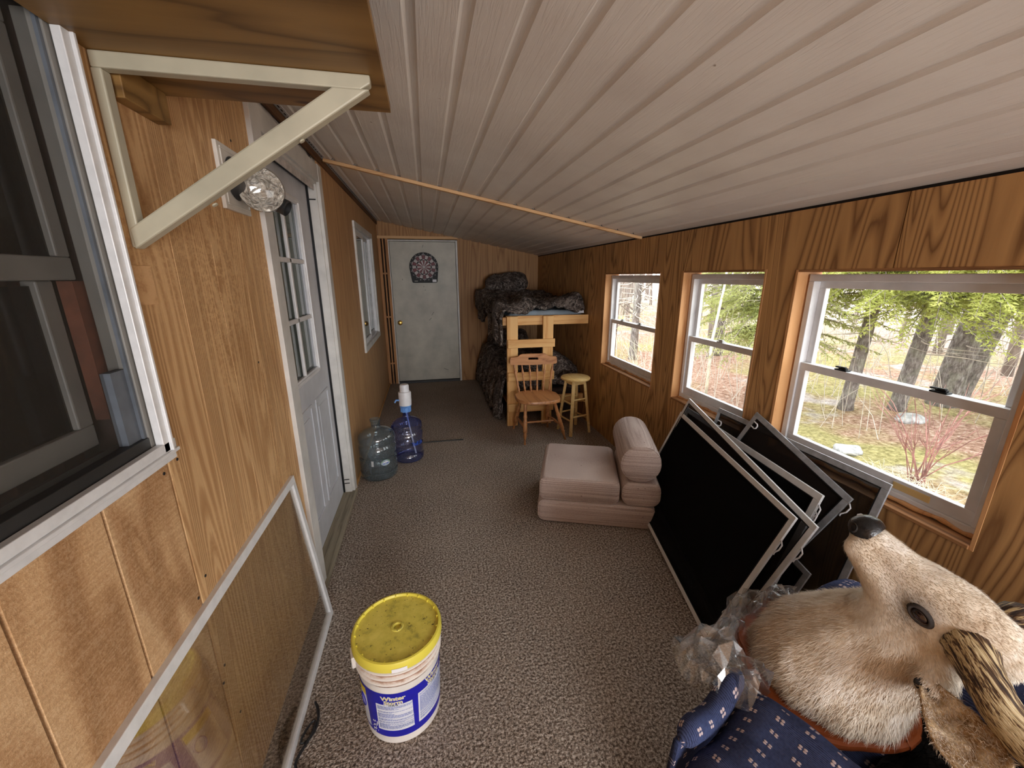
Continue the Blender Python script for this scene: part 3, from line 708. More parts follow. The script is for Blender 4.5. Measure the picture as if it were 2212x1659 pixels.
mb = MB(); mb.box(XL - 0.002, XL + 0.018, 2.815, 2.895, 0.0, 2.2); mb.build('door_casing', 'white_paint', D1, bevel=0.002)
mb = MB(); mb.box(XL - 0.002, XL + 0.016, 1.915, 2.815, 2.10, 2.195); mb.build('head_casing', 'white_paint', D1, bevel=0.002)
mb = MB(); mb.box(XL - 0.12, XL + 0.03, 1.86, 2.85, 0.0, 0.03); mb.build('threshold', 'threshold_wood', D1, bevel=0.004)
for z in (0.10, 0.13, 2.0):
    mb = MB(); mb.tube([(XL - 0.045, 2.7995, z), (XL - 0.01, 2.7995, z)], 0.004, 6); mb.build('staple', 'black_metal', D1)
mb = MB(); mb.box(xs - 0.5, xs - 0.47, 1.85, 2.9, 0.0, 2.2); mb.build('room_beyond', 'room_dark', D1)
mb = MB(); mb.grid(lambda u, v: (xs - 0.09 + 0.01 * sin(u * 40), 1.95 + 0.83 * u, 0.95 + 1.05 * v), 60, 2); mb.build('door_curtain', 'door_grey', D1, smooth=180)

# ------------------------------------------------------------------ far left window (window_5): white slider
y0, y1, z0, z1 = FW
W5 = thing('window_5', (XL, 4.6, z0), 'white sliding window in the left wall past the door', 'window', kind='structure')
mb = MB(); frame_rect(mb, XL - 0.004, XL + 0.018, y0 - 0.05, y1 + 0.05, z0 - 0.045, z1 + 0.045, 0.055); mb.build('window_casing', 'white_paint', W5, bevel=0.003)
mb = MB(); frame_rect(mb, XL - 0.07, XL - 0.004, y0, y1, z0, z1, 0.022); mb.build('window_frame', 'white_vinyl', W5, bevel=0.002)
ymid = (y0 + y1) / 2
mb = MB(); frame_rect(mb, XL - 0.03, XL - 0.008, y0 + 0.022, ymid + 0.03, z0 + 0.022, z1 - 0.022, 0.04); s1 = mb.build('sliding_sash', 'white_vinyl', W5, bevel=0.002)
mb = MB(); mb.box(XL - 0.02, XL - 0.017, y0 + 0.06, ymid - 0.008, z0 + 0.06, z1 - 0.06); mb.build('pane', 'door_glass', s1)
mb = MB(); frame_rect(mb, XL - 0.058, XL - 0.036, ymid - 0.02, y1 - 0.022, z0 + 0.022, z1 - 0.022, 0.035); s2 = mb.build('fixed_sash', 'dirty_vinyl', W5, bevel=0.002)
mb = MB(); mb.box(XL - 0.048, XL - 0.045, ymid + 0.014, y1 - 0.055, z0 + 0.055, z1 - 0.055); mb.build('pane', 'door_glass', s2)
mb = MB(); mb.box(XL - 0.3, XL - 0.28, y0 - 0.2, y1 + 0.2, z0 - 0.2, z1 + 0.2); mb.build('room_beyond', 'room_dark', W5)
mb = MB(); mb.grid(lambda u, v: (XL - 0.11 + 0.012 * sin(u * 70), y0 + (y1 - y0) * u, z0 + (z1 - z0) * v), 70, 2); mb.build('sheer_curtain', 'door_grey', W5, smooth=180)

# ------------------------------------------------------------------ far door (door_2)
D2 = thing('door_2', (0, YF, 0), 'plain grey flush door with a dartboard in the far wall', 'door', kind='structure')
mb = MB(); mb.box(-0.462, 0.436, YF + 0.006, YF + 0.045, 0.035, 2.018); mb.build('door_slab', 'door_grey', D2, bevel=0.002)
mb = MB(); mb.box(-0.48, -0.4665, YF - 0.012, YF + 0.06, 0, 2.04); mb.box(0.44, 0.466, YF - 0.012, YF + 0.06, 0, 2.04); mb.box(-0.4665, 0.44, YF - 0.012, YF + 0.06, 2.022, 2.04); mb.build('door_frame', 'white_paint', D2, bevel=0.002)
mb = MB(); mb.box(-0.466, 0.44, YF - 0.02, YF + 0.05, 0, 0.03); mb.build('door_gap_shade', 'black_metal', D2)  # black strip standing in for the shaded gap under the slab
mb = MB(); mb.lathe([(0.034, 0), (0.034, 0.006), (0.014, 0.012), (0.013, 0.03), (0.026, 0.04), (0.03, 0.054), (0.024, 0.066), (0.008, 0.07)], 20, (-0.393, YF + 0.006, 0.905), (0, -1, 0)); mb.build('door_knob', 'brass', D2, smooth=40)
for (x, z, l_, a) in ((0.06, 1.0, 0.06, 1.0), (0.02, 0.93, 0.05, 0.8), (0.2, 0.2, 0.07, -0.4), (-0.02, 1.94, 0.04, 1.2), (-0.03, 1.40, 0.02, 1.5), (-0.02, 1.36, 0.02, 0.2), (-0.32, 1.5, 0.02, 1.5)):
    mb = MB(); mb.bar((x, YF + 0.0055, z), (x + l_ * cos(a), YF + 0.0055, z + l_ * sin(a)), 0.005, 0.001, V((0, -1, 0))); mb.build('scuff', 'strip_grey', D2)

# dartboard hanging on the far door
DB = thing('dartboard', (-0.012, YF - 0.005, 1.66), 'black electronic dartboard with red and white segments hung on the far door', 'dartboard')
cx, cz = -0.012, 1.678
pts = [(0.199 * cos(a), 0.199 * sin(a)) for a in [radians(-8 + 196 * i / 28) for i in range(29)]] + [(-0.172, -0.2), (-0.16, -0.215), (0.165, -0.215), (0.178, -0.2)]
mb = MB(); mb.prism(pts, (cx, YF + 0.004, cz), (1, 0, 0), (0, 0, 1), (0, -0.022, 0)); mb.build('backing', 'black_plastic', DB, bevel=0.004)
def seg(r0, r1, a0, a1, n=4):
    return [(r1 * cos(a0 + (a1 - a0) * i / n), r1 * sin(a0 + (a1 - a0) * i / n)) for i in range(n + 1)] + [(r0 * cos(a1 - (a1 - a0) * i / n), r0 * sin(a1 - (a1 - a0) * i / n)) for i in range(n + 1)]
nums = [6, 13, 4, 18, 1, 20, 5, 12, 9, 14, 11, 8, 16, 7, 19, 3, 17, 2, 15, 10]
for i in range(20):
    a0, a1 = 2 * pi * (i - 0.44) / 20, 2 * pi * (i + 0.44) / 20
    m1 = 'dart_red' if i % 2 == 1 else 'dart_white'; m2 = 'dart_white' if i % 2 == 1 else 'black_plastic'
    for r0, r1, mm in ((0.02, 0.092, m1), (0.097, 0.106, m2), (0.11, 0.158, m1), (0.162, 0.17, m2)):
        mb = MB(); mb.prism(seg(r0, r1, a0, a1), (cx, YF - 0.018, cz), (1, 0, 0), (0, 0, 1), (0, -0.004, 0)); mb.build('segment', mm, DB)
    vs, fs = text_mesh(str(nums[i]), 0.018, 0.0006); am = 2 * pi * i / 20
    mb = MB(); mb.add([(cx + 0.184 * cos(am) + p.x, YF - 0.0187, cz + 0.184 * sin(am) + p.y) for p in vs], fs); mb.build('number', 'dart_white', DB, normals=False)
mb = MB(); mb.lathe([(0.017, 0), (0.017, 0.006), (0.009, 0.006), (0.009, 0.004), (0.001, 0.004)], 16, (cx, YF - 0.018, cz), (0, -1, 0)); mb.build('bullseye', 'dart_white', DB)
mb = MB(); mb.box(cx + 0.11, cx + 0.165, YF - 0.0195, YF - 0.0185, cz - 0.205, cz - 0.17); mb.build('price_sticker', 'paper_tag', DB)
mb = MB(); mb.box(cx - 0.14, cx - 0.095, YF - 0.0192, YF - 0.0185, cz - 0.195, cz - 0.187); mb.build('maker_mark', 'door_grey', DB)

# ------------------------------------------------------------------ loft shelf, bracket, cleat, lamp (upper left)
mb = MB(); mb.box(XL, -0.066, -0.6, 1.258, 1.972, 1.992)
tag(mb.build('plywood_shelf', 'shelf_plywood', bevel=0.001), 'knotty brown plywood shelf board overhead at upper left', 'shelf')
SB = thing('shelf_bracket', (XL, 1.05, 1.97), 'beige painted triangular metal bracket carrying the overhead plywood shelf', 'bracket')
by0, by1 = 1.048, 1.075
mb = MB(); mb.prism([(XL + 0.002, 1.9715), (-0.094, 1.9715), (-0.094, 1.955), (-0.115, 1.9425), (XL + 0.002, 1.9425)], (0, by0, 0), (1, 0, 0), (0, 0, 1), (0, by1 - by0, 0)); mb.build('top_arm', 'bracket_paint', SB, bevel=0.003)
mb = MB(); mb.prism([(XL + 0.001, 1.9425), (XL + 0.02, 1.9425), (XL + 0.02, 1.65), (XL + 0.012, 1.613), (XL + 0.001, 1.611)], (0, by0, 0), (1, 0, 0), (0, 0, 1), (0, by1 - by0, 0)); mb.build('wall_arm', 'bracket_paint', SB, bevel=0.003)
mb = MB(); mb.prism([(XL + 0.012, 1.612), (XL + 0.004, 1.648), (-0.175, 1.9425), (-0.094, 1.9425), (-0.094, 1.958)][:4] + [(-0.094, 1.9425), (-0.105, 1.935)], (0, by0 - 0.004, 0), (1, 0, 0), (0, 0, 1), (0, by1 - by0 + 0.012, 0)) if False else mb.prism([(XL + 0.006, 1.608), (XL + 0.004, 1.65), (-0.172, 1.944), (-0.096, 1.944)], (0, by0 - 0.002, 0), (1, 0, 0), (0, 0, 1), (0, by1 - by0 + 0.004, 0)); mb.build('brace', 'bracket_paint', SB, bevel=0.004)
for f in (0.3, 0.72):
    p = V((XL + 0.03, by0 + 0.012, 1.607)).lerp(V((-0.12, by0 + 0.012, 1.93)), f)
    mb = MB(); mb.lathe([(0.006, 0), (0.006, 0.003), (0.002, 0.0035)], 10, p, (0.55, 0, -0.83)); mb.build('screw_head', 'bracket_paint', SB)
mb = MB(); mb.box(XL, XL + 0.03, 1.085, 1.245, 1.905, 1.9719); tag(mb.build('shelf_cleat', 'shelf_plywood', bevel=0.002), 'short wooden cleat under the overhead shelf against the siding', 'cleat')
mb = MB(); mb.box(XL, XL + 0.004, 0.996, 1.09, 1.49, 1.575); tag(mb.build('siding_patch', 'batten_lumber', bevel=0.001), 'small square plywood patch on the siding below the bracket', 'patch')

LP = thing('flood_lamp', (XL, 1.62, 1.86), 'wall lamp with clear reflector bulb and empty black socket beside the door', 'lamp')
mb = MB(); mb.box(XL, XL + 0.012, 1.515, 1.705, 1.76, 1.955); frame_rect(mb, XL + 0.012, XL + 0.016, 1.528, 1.692, 1.773, 1.942, 0.006); mb.build('mounting_plate', 'plate_white', LP, bevel=0.003)
mb = MB(); mb.lathe([(0.066, 0), (0.062, 0.012), (0.045, 0.026), (0.02, 0.032), (0.002, 0.033)], 28, (XL + 0.014, 1.605, 1.862), (1, 0, 0)); mb.build('canopy', 'black_metal', LP, smooth=40)
mb = MB(); mb.lathe([(0.006, 0), (0.006, 0.003), (0.002, 0.004)], 10, (XL + 0.032, 1.615, 1.822), (1, 0, 0)); mb.build('screw', 'chrome', LP)
BC = V((-0.522, 1.60, 1.832)); bd = V((0.38, -0.90, -0.12)).normalized()
mb = MB(); mb.tube([(XL + 0.03, 1.605, 1.862), (-0.56, 1.66, 1.855), BC - bd * 0.085], 0.012, 10); mb.tube([BC - bd * 0.115, BC - bd * 0.055], [0.022, 0.026], 16); mb.build('lamp_holder', 'black_metal', LP, smooth=40)
mb = MB(); mb.lathe([(0.018, -0.075), (0.036, -0.05), (0.062, -0.02), (0.071, 0.0), (0.067, 0.013), (0.05, 0.022), (0.028, 0.027), (0.002, 0.028)], 32, BC, bd, cap=False); bulb = mb.build('bulb', 'bulb_glass', LP, smooth=60)
mb = MB(); mb.lathe([(0.016, -0.07), (0.034, -0.046), (0.060, -0.018), (0.068, -0.002), (0.056, -0.003), (0.034, -0.026), (0.004, -0.04)], 32, BC, bd, cap=False); mb.build('reflector', 'bulb_reflector', bulb, smooth=60)
sd_ = V((0.90, 0.38, -0.3)).normalized(); s0 = BC + V((0.005, 0.09, -0.022))
mb = MB(); mb.tube([(XL + 0.03, 1.63, 1.85), (-0.55, 1.68, 1.83), s0], 0.011, 10); mb.lathe([(0.02, 0.0), (0.027, 0.006), (0.028, 0.05), (0.024, 0.052), (0.022, 0.012), (0.004, 0.01)], 20, s0, (0.85, -0.1, -0.45)); mb.build('empty_socket', 'black_metal', LP, smooth=40)

# ------------------------------------------------------------------ storm window leaning on the left wall
def leaning_frame(name, BN, BF, TF, TN, wd, th, mat, mesh_mat, label, group=None, extras=None, glass=False, back=0.5):
    """framed panel from its four corners (near bottom, far bottom, far top, near top); parts: rails, stiles, netting or glass"""
    BN, BF, TF, TN = V(BN), V(BF), V(TF), V(TN)
    e = (BF - BN).normalized(); u = (TN - BN); u = (u - e * u.dot(e)).normalized(); n = e.cross(u).normalized()
    if n.x > 0: n = -n
    L = (BF - BN).length; Hh = (TN - BN).length
    t = thing(name, BN.lerp(BF, 0.5), label, 'storm window' if glass else 'window screen', group)
    def rail(a, b, inward):
        c = (V(a) + V(b)) / 2 + inward * (wd / 2)
        mb = MB(); mb.obox(c, (V(b) - V(a)).length, wd, th, (V(b) - V(a)).normalized(), inward, n); return mb
    B0 = BN; B1 = BN + e * L; T1 = B1 + u * Hh; T0 = B0 + u * Hh
    rail(B0, B1, u).build('rail', mat, t, bevel=0.0015); rail(T0, T1, -u).build('rail', mat, t, bevel=0.0015)
    rail(B0 + u * wd, T0 - u * wd, e).build('stile', mat, t, bevel=0.0015); rail(B1 + u * wd, T1 - u * wd, -e).build('stile', mat, t, bevel=0.0015)
    mb = MB(); mb.obox((B0 + T1) / 2, L - 2 * wd + 0.006, Hh - 2 * wd + 0.006, 0.003 if glass else 0.0012, e, u, n)
    mb.build('pane' if glass else 'netting', mesh_mat, t)
    if not glass:   # spline groove round the netting
        mb = MB()
        for c, a, b, dx, dy in (((B0 + B1) / 2 + u * (wd + 0.002), e, u, L - 2 * wd, 0.004), ((T0 + T1) / 2 - u * (wd + 0.002), e, u, L - 2 * wd, 0.004), ((B0 + T0) / 2 + e * (wd + 0.002), e, u, 0.004, Hh - 2 * wd), ((B1 + T1) / 2 - e * (wd + 0.002), e, u, 0.004, Hh - 2 * wd)):
            mb.obox(c + n * (th / 2 - 0.001), dx, dy, 0.003, a, b, n)
        mb.build('spline', 'black_plastic', t)
    for kind, f in (extras or []):
        if kind == 'tab_left':
            p = T1 - u * (Hh * f) - e * (wd + 0.012) + n * (th / 2); mb = MB()
            path = [p - u * 0.014 + e * 0.012, p - u * 0.014 - e * 0.01, p - u * 0.007 - e * 0.018, p + u * 0.007 - e * 0.018, p + u * 0.014 - e * 0.01, p + u * 0.014 + e * 0.012]
            mb.tube(path, 0.0035, 6); mb.build('pull_tab', 'white_plastic', t)
        if kind == 'tab_right':
            p = T0 - u * (Hh * f) + e * (wd + 0.012) + n * (th / 2); mb = MB()
            path = [p - u * 0.014 - e * 0.012, p - u * 0.014 + e * 0.01, p - u * 0.007 + e * 0.018, p + u * 0.007 + e * 0.018, p + u * 0.014 + e * 0.01, p + u * 0.014 - e * 0.012]
            mb.tube(path, 0.0035, 6); mb.build('pull_tab', 'white_plastic', t)
        if kind == 'spring':
            p = T0 - u * (Hh * f) - e * 0.002 + n * 0.002; mb = MB()
            mb.tube([p, p - e * 0.014 - u * 0.012, p - e * 0.014 - u * 0.035, p - e * 0.004 - u * 0.055, p - e * 0.006 - u * 0.065], 0.003, 6); mb.build('spring_clip', 'white_plastic', t, smooth=180)
    return t
SW = leaning_frame('storm_window', (-0.527, 0.30, 0.0), (-0.530, 1.70, 0.0), (-0.604, 1.775, 0.728), (-0.604, 0.375, 0.728), 0.03, 0.02, 'white_aluminium', 'storm_glass', 'glazed white-framed storm window leaning on the left siding by the bucket', glass=True)
# ------------------------------------------------------------------ the pile of insect screens under the windows
GRP = None
leaning_frame('window_screen', (1.43, 1.000, 0.0), (1.43, 1.909, 0.0), (1.634, 1.904, 0.808), (1.634, 1.010, 0.808), 0.026, 0.008, 'grey_aluminium', 'screen_mesh_thin', 'rearmost grey-framed screen standing flat against the wall, behind the deer nose', extras=[('tab_right', 0.2), ('tab_left', 0.1)])
leaning_frame('window_screen', (1.505, 1.20, 0.36), (1.545, 1.76, 0.53), (1.625, 1.631, 0.866), (1.598, 1.075, 0.695), 0.026, 0.008, 'grey_aluminium', 'screen_mesh_thin', 'small tilted grey-framed screen with pull tab, its corner above the sill', extras=[('tab_left', 0.16), ('spring', 0.06)])
leaning_frame('window_screen', (1.345, 1.13, 0.0), (1.395, 1.62, 0.07), (1.45, 1.835, 0.52), (1.44, 1.065, 0.40), 0.024, 0.008, 'grey_aluminium', 'screen_mesh', 'lowest small dark screen peeking out behind the stack near the navy chair')
leaning_frame('window_screen', (1.32, 1.18, 0.0), (1.435, 2.225, 0.024), (1.635, 2.186, 0.72), (1.519, 1.14, 0.695), 0.03, 0.012, 'white_aluminium', 'screen_mesh', 'white-framed screen with thick rails, third from the front of the stack', extras=[('spring', 0.06), ('spring', 0.1)])
leaning_frame('window_screen', (1.2, 1.164, 0.0), (1.42, 2.273, 0.155), (1.60, 2.15, 0.797), (1.388, 1.041, 0.641), 0.024, 0.010, 'white_aluminium', 'screen_mesh_thin', 'white-framed screen second from the front, its far corner highest of the stack', extras=[('spring', 0.16)])
leaning_frame('window_screen', (1.116, 1.176, 0.0), (1.345, 2.26, 0.05), (1.60, 2.19, 0.70), (1.350, 1.080, 0.644), 0.024, 0.010, 'white_aluminium', 'screen_mesh', 'frontmost large black-meshed screen leaning behind the striped foam chair', extras=[('spring', 0.16)])

# ------------------------------------------------------------------ ice-melter bucket
BX, BY = -0.166, 1.19
BK = thing('bucket', (BX, BY, 0), 'white five-gallon bucket with yellow lid and blue printed label on the carpet', 'bucket')
def rad(z): return 0.131 + (0.143 - 0.131) * z / 0.34
mb = MB(); mb.lathe([(0.115, 0.004), (0.125, 0.0), (rad(0), 0.004)] + [(rad(z), z) for z in (0.05, 0.1, 0.15, 0.2, 0.265)], 64, (BX, BY, 0)); mb.build('body', 'bucket_white', BK, smooth=50)
prof = [(rad(0.262), 0.262)]
for z in (0.272, 0.295, 0.318): prof += [(rad(z), z), (rad(z) + 0.007, z + 0.004), (rad(z) + 0.007, z + 0.009), (rad(z), z + 0.013)]
prof += [(rad(0.34), 0.342)]
mb = MB(); mb.lathe(prof, 64, (BX, BY, 0)); mb.build('reinforcing_ribs', 'bucket_ribs', BK, smooth=40)
lp = [(0.150, 0.336), (0.153, 0.338), (0.153, 0.36), (0.149, 0.369), (0.143, 0.37), (0.140, 0.366), (0.139, 0.361)]
mb = MB(); mb.lathe(lp, 72, (BX, BY, 0), cap=False); lr = mb.build('lid_rim', 'lid_rim', BK, smooth=50)
for i in range(20):
    a = 2 * pi * i / 20 + 0.1; d = V((cos(a), sin(a), 0)); s_ = V((-sin(a), cos(a), 0))
    mb = MB(); mb.obox(V((BX, BY, 0.365)) + d * 0.1425, 0.012, 0.004, 0.009, d, s_); mb.build('rim_rib', 'lid_rim', lr)
mb = MB(); mb.lathe([(0.1395, 0.3605), (0.06, 0.3615), (0.022, 0.3615), (0.019, 0.3645), (0.014, 0.3645), (0.012, 0.356), (0.001, 0.356)], 64, (BX, BY, 0), cap=False); mb.build('lid_top', 'lid_yellow', BK, smooth=40)
mb = MB(); mb.grid(lambda u, v: (BX + 0.1545 * cos(radians(-93 + 18 * u)), BY + 0.1545 * sin(radians(-93 + 18 * u)), 0.338 + 0.014 * v), 6, 2); mb.build('lid_sticker', 'paper_tag', BK, solid=0.0008)
mb = MB(); mb.obox(V((BX - 0.146, BY - 0.04, 0.305)), 0.014, 0.05, 0.045, V((0.96, 0.26, 0)), V((-0.26, 0.96, 0))); mb.build('handle_ear', 'bucket_white', BK, bevel=0.004)
mb = MB(); mb.tube([V((BX, BY, 0.30)) + V((cos(a) * 0.158, sin(a) * 0.158, -0.03 * sin((a - pi) * 1.0) - 0.02)) for a in [radians(195 - 180 * i / 24) for i in range(25)]], 0.002, 6); mb.build('bail_wire', 'grey_aluminium', BK)
def on_cyl(deg0, w_, z_, off):
    """point on the bucket skin; w_ metres to the right of azimuth deg0 as seen from outside"""
    r = rad(z_) + off; a = radians(deg0) + w_ / r
    return V((BX + r * cos(a), BY + r * sin(a), z_))
def patch(deg0, w0, w1, z0, z1, off, name, mat, parent, nu=24, skew=0.0):
    mb = MB(); mb.grid(lambda u, v: on_cyl(deg0, w0 + (w1 - w0) * u + skew * v, z0 + (z1 - z0) * v, off), nu, 3)
    return mb.build(name, mat, parent, smooth=180)
lb = patch(-90, -0.29, 0.29, 0.035, 0.235, 0.0006, 'label', 'label_blue', BK, 90)
rnd = random.Random(3)
def label_panel(deg, title=True, w_=0.062, zt=0.185):
    patch(deg, -w_, w_, 0.066, zt, 0.0012, 'label_panel', 'label_white', lb)
    mb = MB(); z = zt - 0.008
    while z > 0.074:
        if rnd.random() < 0.82:
            x = -w_ + 0.005; end = w_ - 0.006 if rnd.random() < 0.75 else rnd.uniform(-0.02, 0.03)
            while x < end:
                l_ = rnd.uniform(0.004, 0.013); mb.grid(lambda u, v: on_cyl(deg, x + l_ * u, z + 0.0016 * v, 0.0018), 3, 2); x += l_ + 0.0018
        z -= 0.0034
    pr = mb.build('small_print', 'label_text_blue', lb, normals=False); pr['kind'] = 'stuff'
    if title:
        for s_, zz, sz in (('Winter', zt + 0.0275, 0.026), ('Storm', zt + 0.0095, 0.024)):
            vs, fs = text_mesh(s_, sz, 0.0012)
            mb = MB(); mb.add([on_cyl(deg, p.x * 1.05, zz + p.y * 0.92, 0.0016) for p in vs], fs); mb.build('lettering', 'label_white', lb, normals=False)
            mb = MB(); mb.add([on_cyl(deg, p.x * 1.0, zz + p.y * 0.86, 0.0021) for p in text_mesh(s_, sz, -0.0002)[0]], text_mesh(s_, sz, -0.0002)[1]); mb.build('lettering', 'label_yellow', lb, normals=False)
        patch(deg, -0.026, 0.026, zt - 0.004, zt + 0.0015, 0.0016, 'label_strip', 'label_white', lb, 10)
        vs, fs = text_mesh('ICE MELTER', 0.0062, 0.0002)
        mb = MB(); mb.add([on_cyl(deg, p.x, zt - 0.0012 + p.y, 0.0022) for p in vs], fs); mb.build('lettering', 'ink_black', lb, normals=False)
label_panel(-97); label_panel(-34, True, 0.07, 0.197)
patch(-158, -0.055, 0.042, 0.05, 0.222, 0.0012, 'label_panel', 'label_white', lb); patch(-158, -0.055, 0.042, 0.19, 0.222, 0.0016, 'label_strip', 'label_yellow', lb)
mb = MB(); mb.tube([on_cyl(-158, 0.014 + 0.018 * cos(a), 0.15 + 0.026 * sin(a), 0.002) for a in [2 * pi * i / 24 for i in range(25)]], 0.0018, 5); mb.build('label_emblem', 'label_blue', lb)
mb = MB()
for _ in range(26):
    x = rnd.gauss(-0.078, 0.007); z = rnd.uniform(0.036, 0.09); s_ = rnd.uniform(0.001, 0.0042)
    mb.grid(lambda u, v: on_cyl(-97, x + s_ * u, z + 2 * s_ * v, 0.0018), 2, 2)
sc_ = mb.build('label_scuffs', 'label_white', lb, normals=False); sc_['kind'] = 'stuff'

# cable behind the storm window rail
mb = MB(); mb.tube([(-0.50, 1.27, 0.006), (-0.475, 1.235, 0.006), (-0.463, 1.18, 0.007), (-0.478, 1.13, 0.006), (-0.515, 1.11, 0.012), (-0.50, 1.16, 0.018), (-0.472, 1.205, 0.016), (-0.468, 1.15, 0.018), (-0.50, 1.09, 0.012), (-0.512, 1.06, 0.006), (-0.49, 1.035, 0.006), (-0.44, 1.03, 0.005)], 0.0055, 8)
tag(mb.build('cable', 'cord_black', smooth=180, sub=1), 'coiled black cable on the carpet under the storm window', 'cable')

# ------------------------------------------------------------------ water jugs, floor strip
def jug_profile(r, h):
    return [(r * 0.86, 0.0), (r * 0.96, 0.006), (r, 0.02), (r, 0.06), (r * 0.945, 0.066), (r * 0.945, 0.074), (r, 0.08), (r, h * 0.34), (r * 0.93, h * 0.355), (r * 0.93, h * 0.385), (r, h * 0.41), (r, h * 0.56), (r * 0.93, h * 0.58), (r * 0.93, h * 0.61), (r, h * 0.635),
            (r, h * 0.69), (r * 0.97, h * 0.73), (r * 0.84, h * 0.785), (r * 0.6, h * 0.825), (r * 0.36, h * 0.848), (r * 0.26, h * 0.862), (r * 0.235, h * 0.885), (r * 0.235, h * 0.955), (r * 0.275, h * 0.965), (r * 0.275, h)]
J1 = thing('water_jug', (-0.45, 3.10, 0), 'uncapped grey translucent water jug standing by the left wall', 'water jug')
mb = MB(); mb.lathe(jug_profile(0.143, 0.475), 40, (-0.45, 3.10, 0.001), cap=False); mb.lathe([(0.002, 0.012), (0.12, 0.004)], 40, (-0.45, 3.10, 0), cap=False); mb.build('bottle', 'jug_grey', J1, smooth=50)
def j_on(cx, cy, r, deg, w_, z): a = radians(deg) + w_ / r; return V((cx + r * cos(a), cy + r * sin(a), z))
mb = MB(); ov = [(0, 0)] + [(0.037 * cos(2 * pi * i / 28), 0.024 * sin(2 * pi * i / 28)) for i in range(28)]
mb.add([j_on(-0.45, 3.10, 0.1445, -62, x, 0.155 + z) for x, z in ov], [(0, i + 1, (i + 1) % 28 + 1) for i in range(28)]); st = mb.build('oval_sticker', 'blue_sheet', J1, normals=False)
mb = MB(); top = [(x * 0.97, z * 0.97) for x, z in [(0.037 * cos(a), 0.024 * sin(a)) for a in [pi * i / 14 for i in range(15)]]]
mb.add([j_on(-0.45, 3.10, 0.145, -62, x, 0.155 + z) for x, z in top], [tuple(range(15))]); 
plain('sticker_green', (120, 168, 96), 0.5); mb.build('sticker_art', 'sticker_green', st, normals=False)
mb = MB(); mb.add([j_on(-0.45, 3.10, 0.1455, -62, x, 0.155 + z) for x, z in ((-0.02, 0.002), (0.004, 0.014), (0.02, 0.004), (0.022, -0.002), (-0.022, -0.004))], [(0, 1, 2, 3, 4)]); mb.build('sticker_art', 'paper_tag', st, normals=False)
mb = MB(); mb.add([j_on(-0.45, 3.10, 0.1458, -62, x, 0.155 + z) for x, z in ((-0.024, -0.004), (0.024, -0.001), (0.02, -0.009), (-0.02, -0.010))], [(0, 1, 2, 3)]); mb.build('sticker_art', 'blue_print', st, normals=False)
mb = MB(); mb.grid(lambda u, v: j_on(-0.45, 3.10, 0.1445, -105, 0.018 * u, 0.135 + 0.045 * v), 3, 2); mb.build('price_sticker', 'dirty_vinyl', J1)
J2 = thing('water_jug', (-0.228, 3.36, 0), 'blue clear water jug with white hand pump on top', 'water jug')
jc = (-0.228, 3.36, 0.001)
mb = MB(); mb.lathe(jug_profile(0.128, 0.45)[:17], 40, jc, cap=False); mb.build('bottle', 'jug_blue', J2, smooth=50)
mb = MB(); mb.lathe([(0.002, 0.01), (0.105, 0.003), (0.122, 0.008)], 40, jc, cap=False); mb.lathe([(r_, z_) for r_, z_ in jug_profile(0.1265, 0.45) if z_ < 0.05], 40, jc, cap=False); mb.build('bottle_base', 'jug_blue_deep', J2, smooth=50)
mb = MB(); mb.lathe(jug_profile(0.128, 0.45)[16:], 40, jc, cap=False); mb.build('bottle_neck', 'jug_blue_deep', J2, smooth=50)
mb = MB(); mb.tube([(-0.345, 3.32, 0.33), (-0.352, 3.318, 0.28), (-0.345, 3.32, 0.21)], [0.012, 0.017, 0.012], 10); mb.build('grip', 'jug_blue_deep', J2, smooth=60)
mb = MB(); mb.tube([(-0.228, 3.36, 0.44), (-0.19, 3.33, 0.2), (-0.165, 3.31, 0.06)], 0.007, 8); mb.build('dip_tube', 'white_plastic', J2, smooth=60)
mb = MB(); mb.lathe([(0.03, 0.432), (0.04, 0.434), (0.042, 0.47), (0.047, 0.476), (0.052, 0.492)], 28, jc); pc = mb.build('pump_collar', 'blue_plastic', J2, smooth=40)
for i in range(9):
    a = 2 * pi * i / 9; mb = MB(); mb.obox(V(jc) + V((0.042 * cos(a), 0.042 * sin(a), 0.452)), 0.006, 0.018, 0.036, V((cos(a), sin(a), 0)), V((-sin(a), cos(a), 0))); mb.build('collar_lug', 'blue_plastic', pc)
mb = MB(); mb.lathe([(0.052, 0.492), (0.053, 0.6), (0.05, 0.608), (0.039, 0.612), (0.039, 0.66), (0.033, 0.672), (0.012, 0.674)], 32, jc); mb.build('pump', 'white_plastic', J2, smooth=40)
mb = MB(); mb.tube([(-0.272, 3.345, 0.54), (-0.3, 3.335, 0.545), (-0.312, 3.33, 0.525)], 0.008, 8); mb.build('spout', 'blue_plastic', J2, smooth=60)
vs, fs = text_mesh('YouR LiFe', 0.042, 0.0016)
mb = MB(); mb.add([j_on(-0.228, 3.36, 0.1295, -48, p.x * 0.62, 0.172 + p.y * 1.1) for p in vs], fs); mb.build('lettering', 'blue_print', J2, normals=False)
mb = MB(); mb.bar((-0.235, 3.668, 0.004), (0.275, 3.66, 0.004), 0.02, 0.006); tag(mb.build('floor_strip', 'strip_grey', bevel=0.001), 'thin dark metal strip lying on carpet beside the blue jug', 'strip')

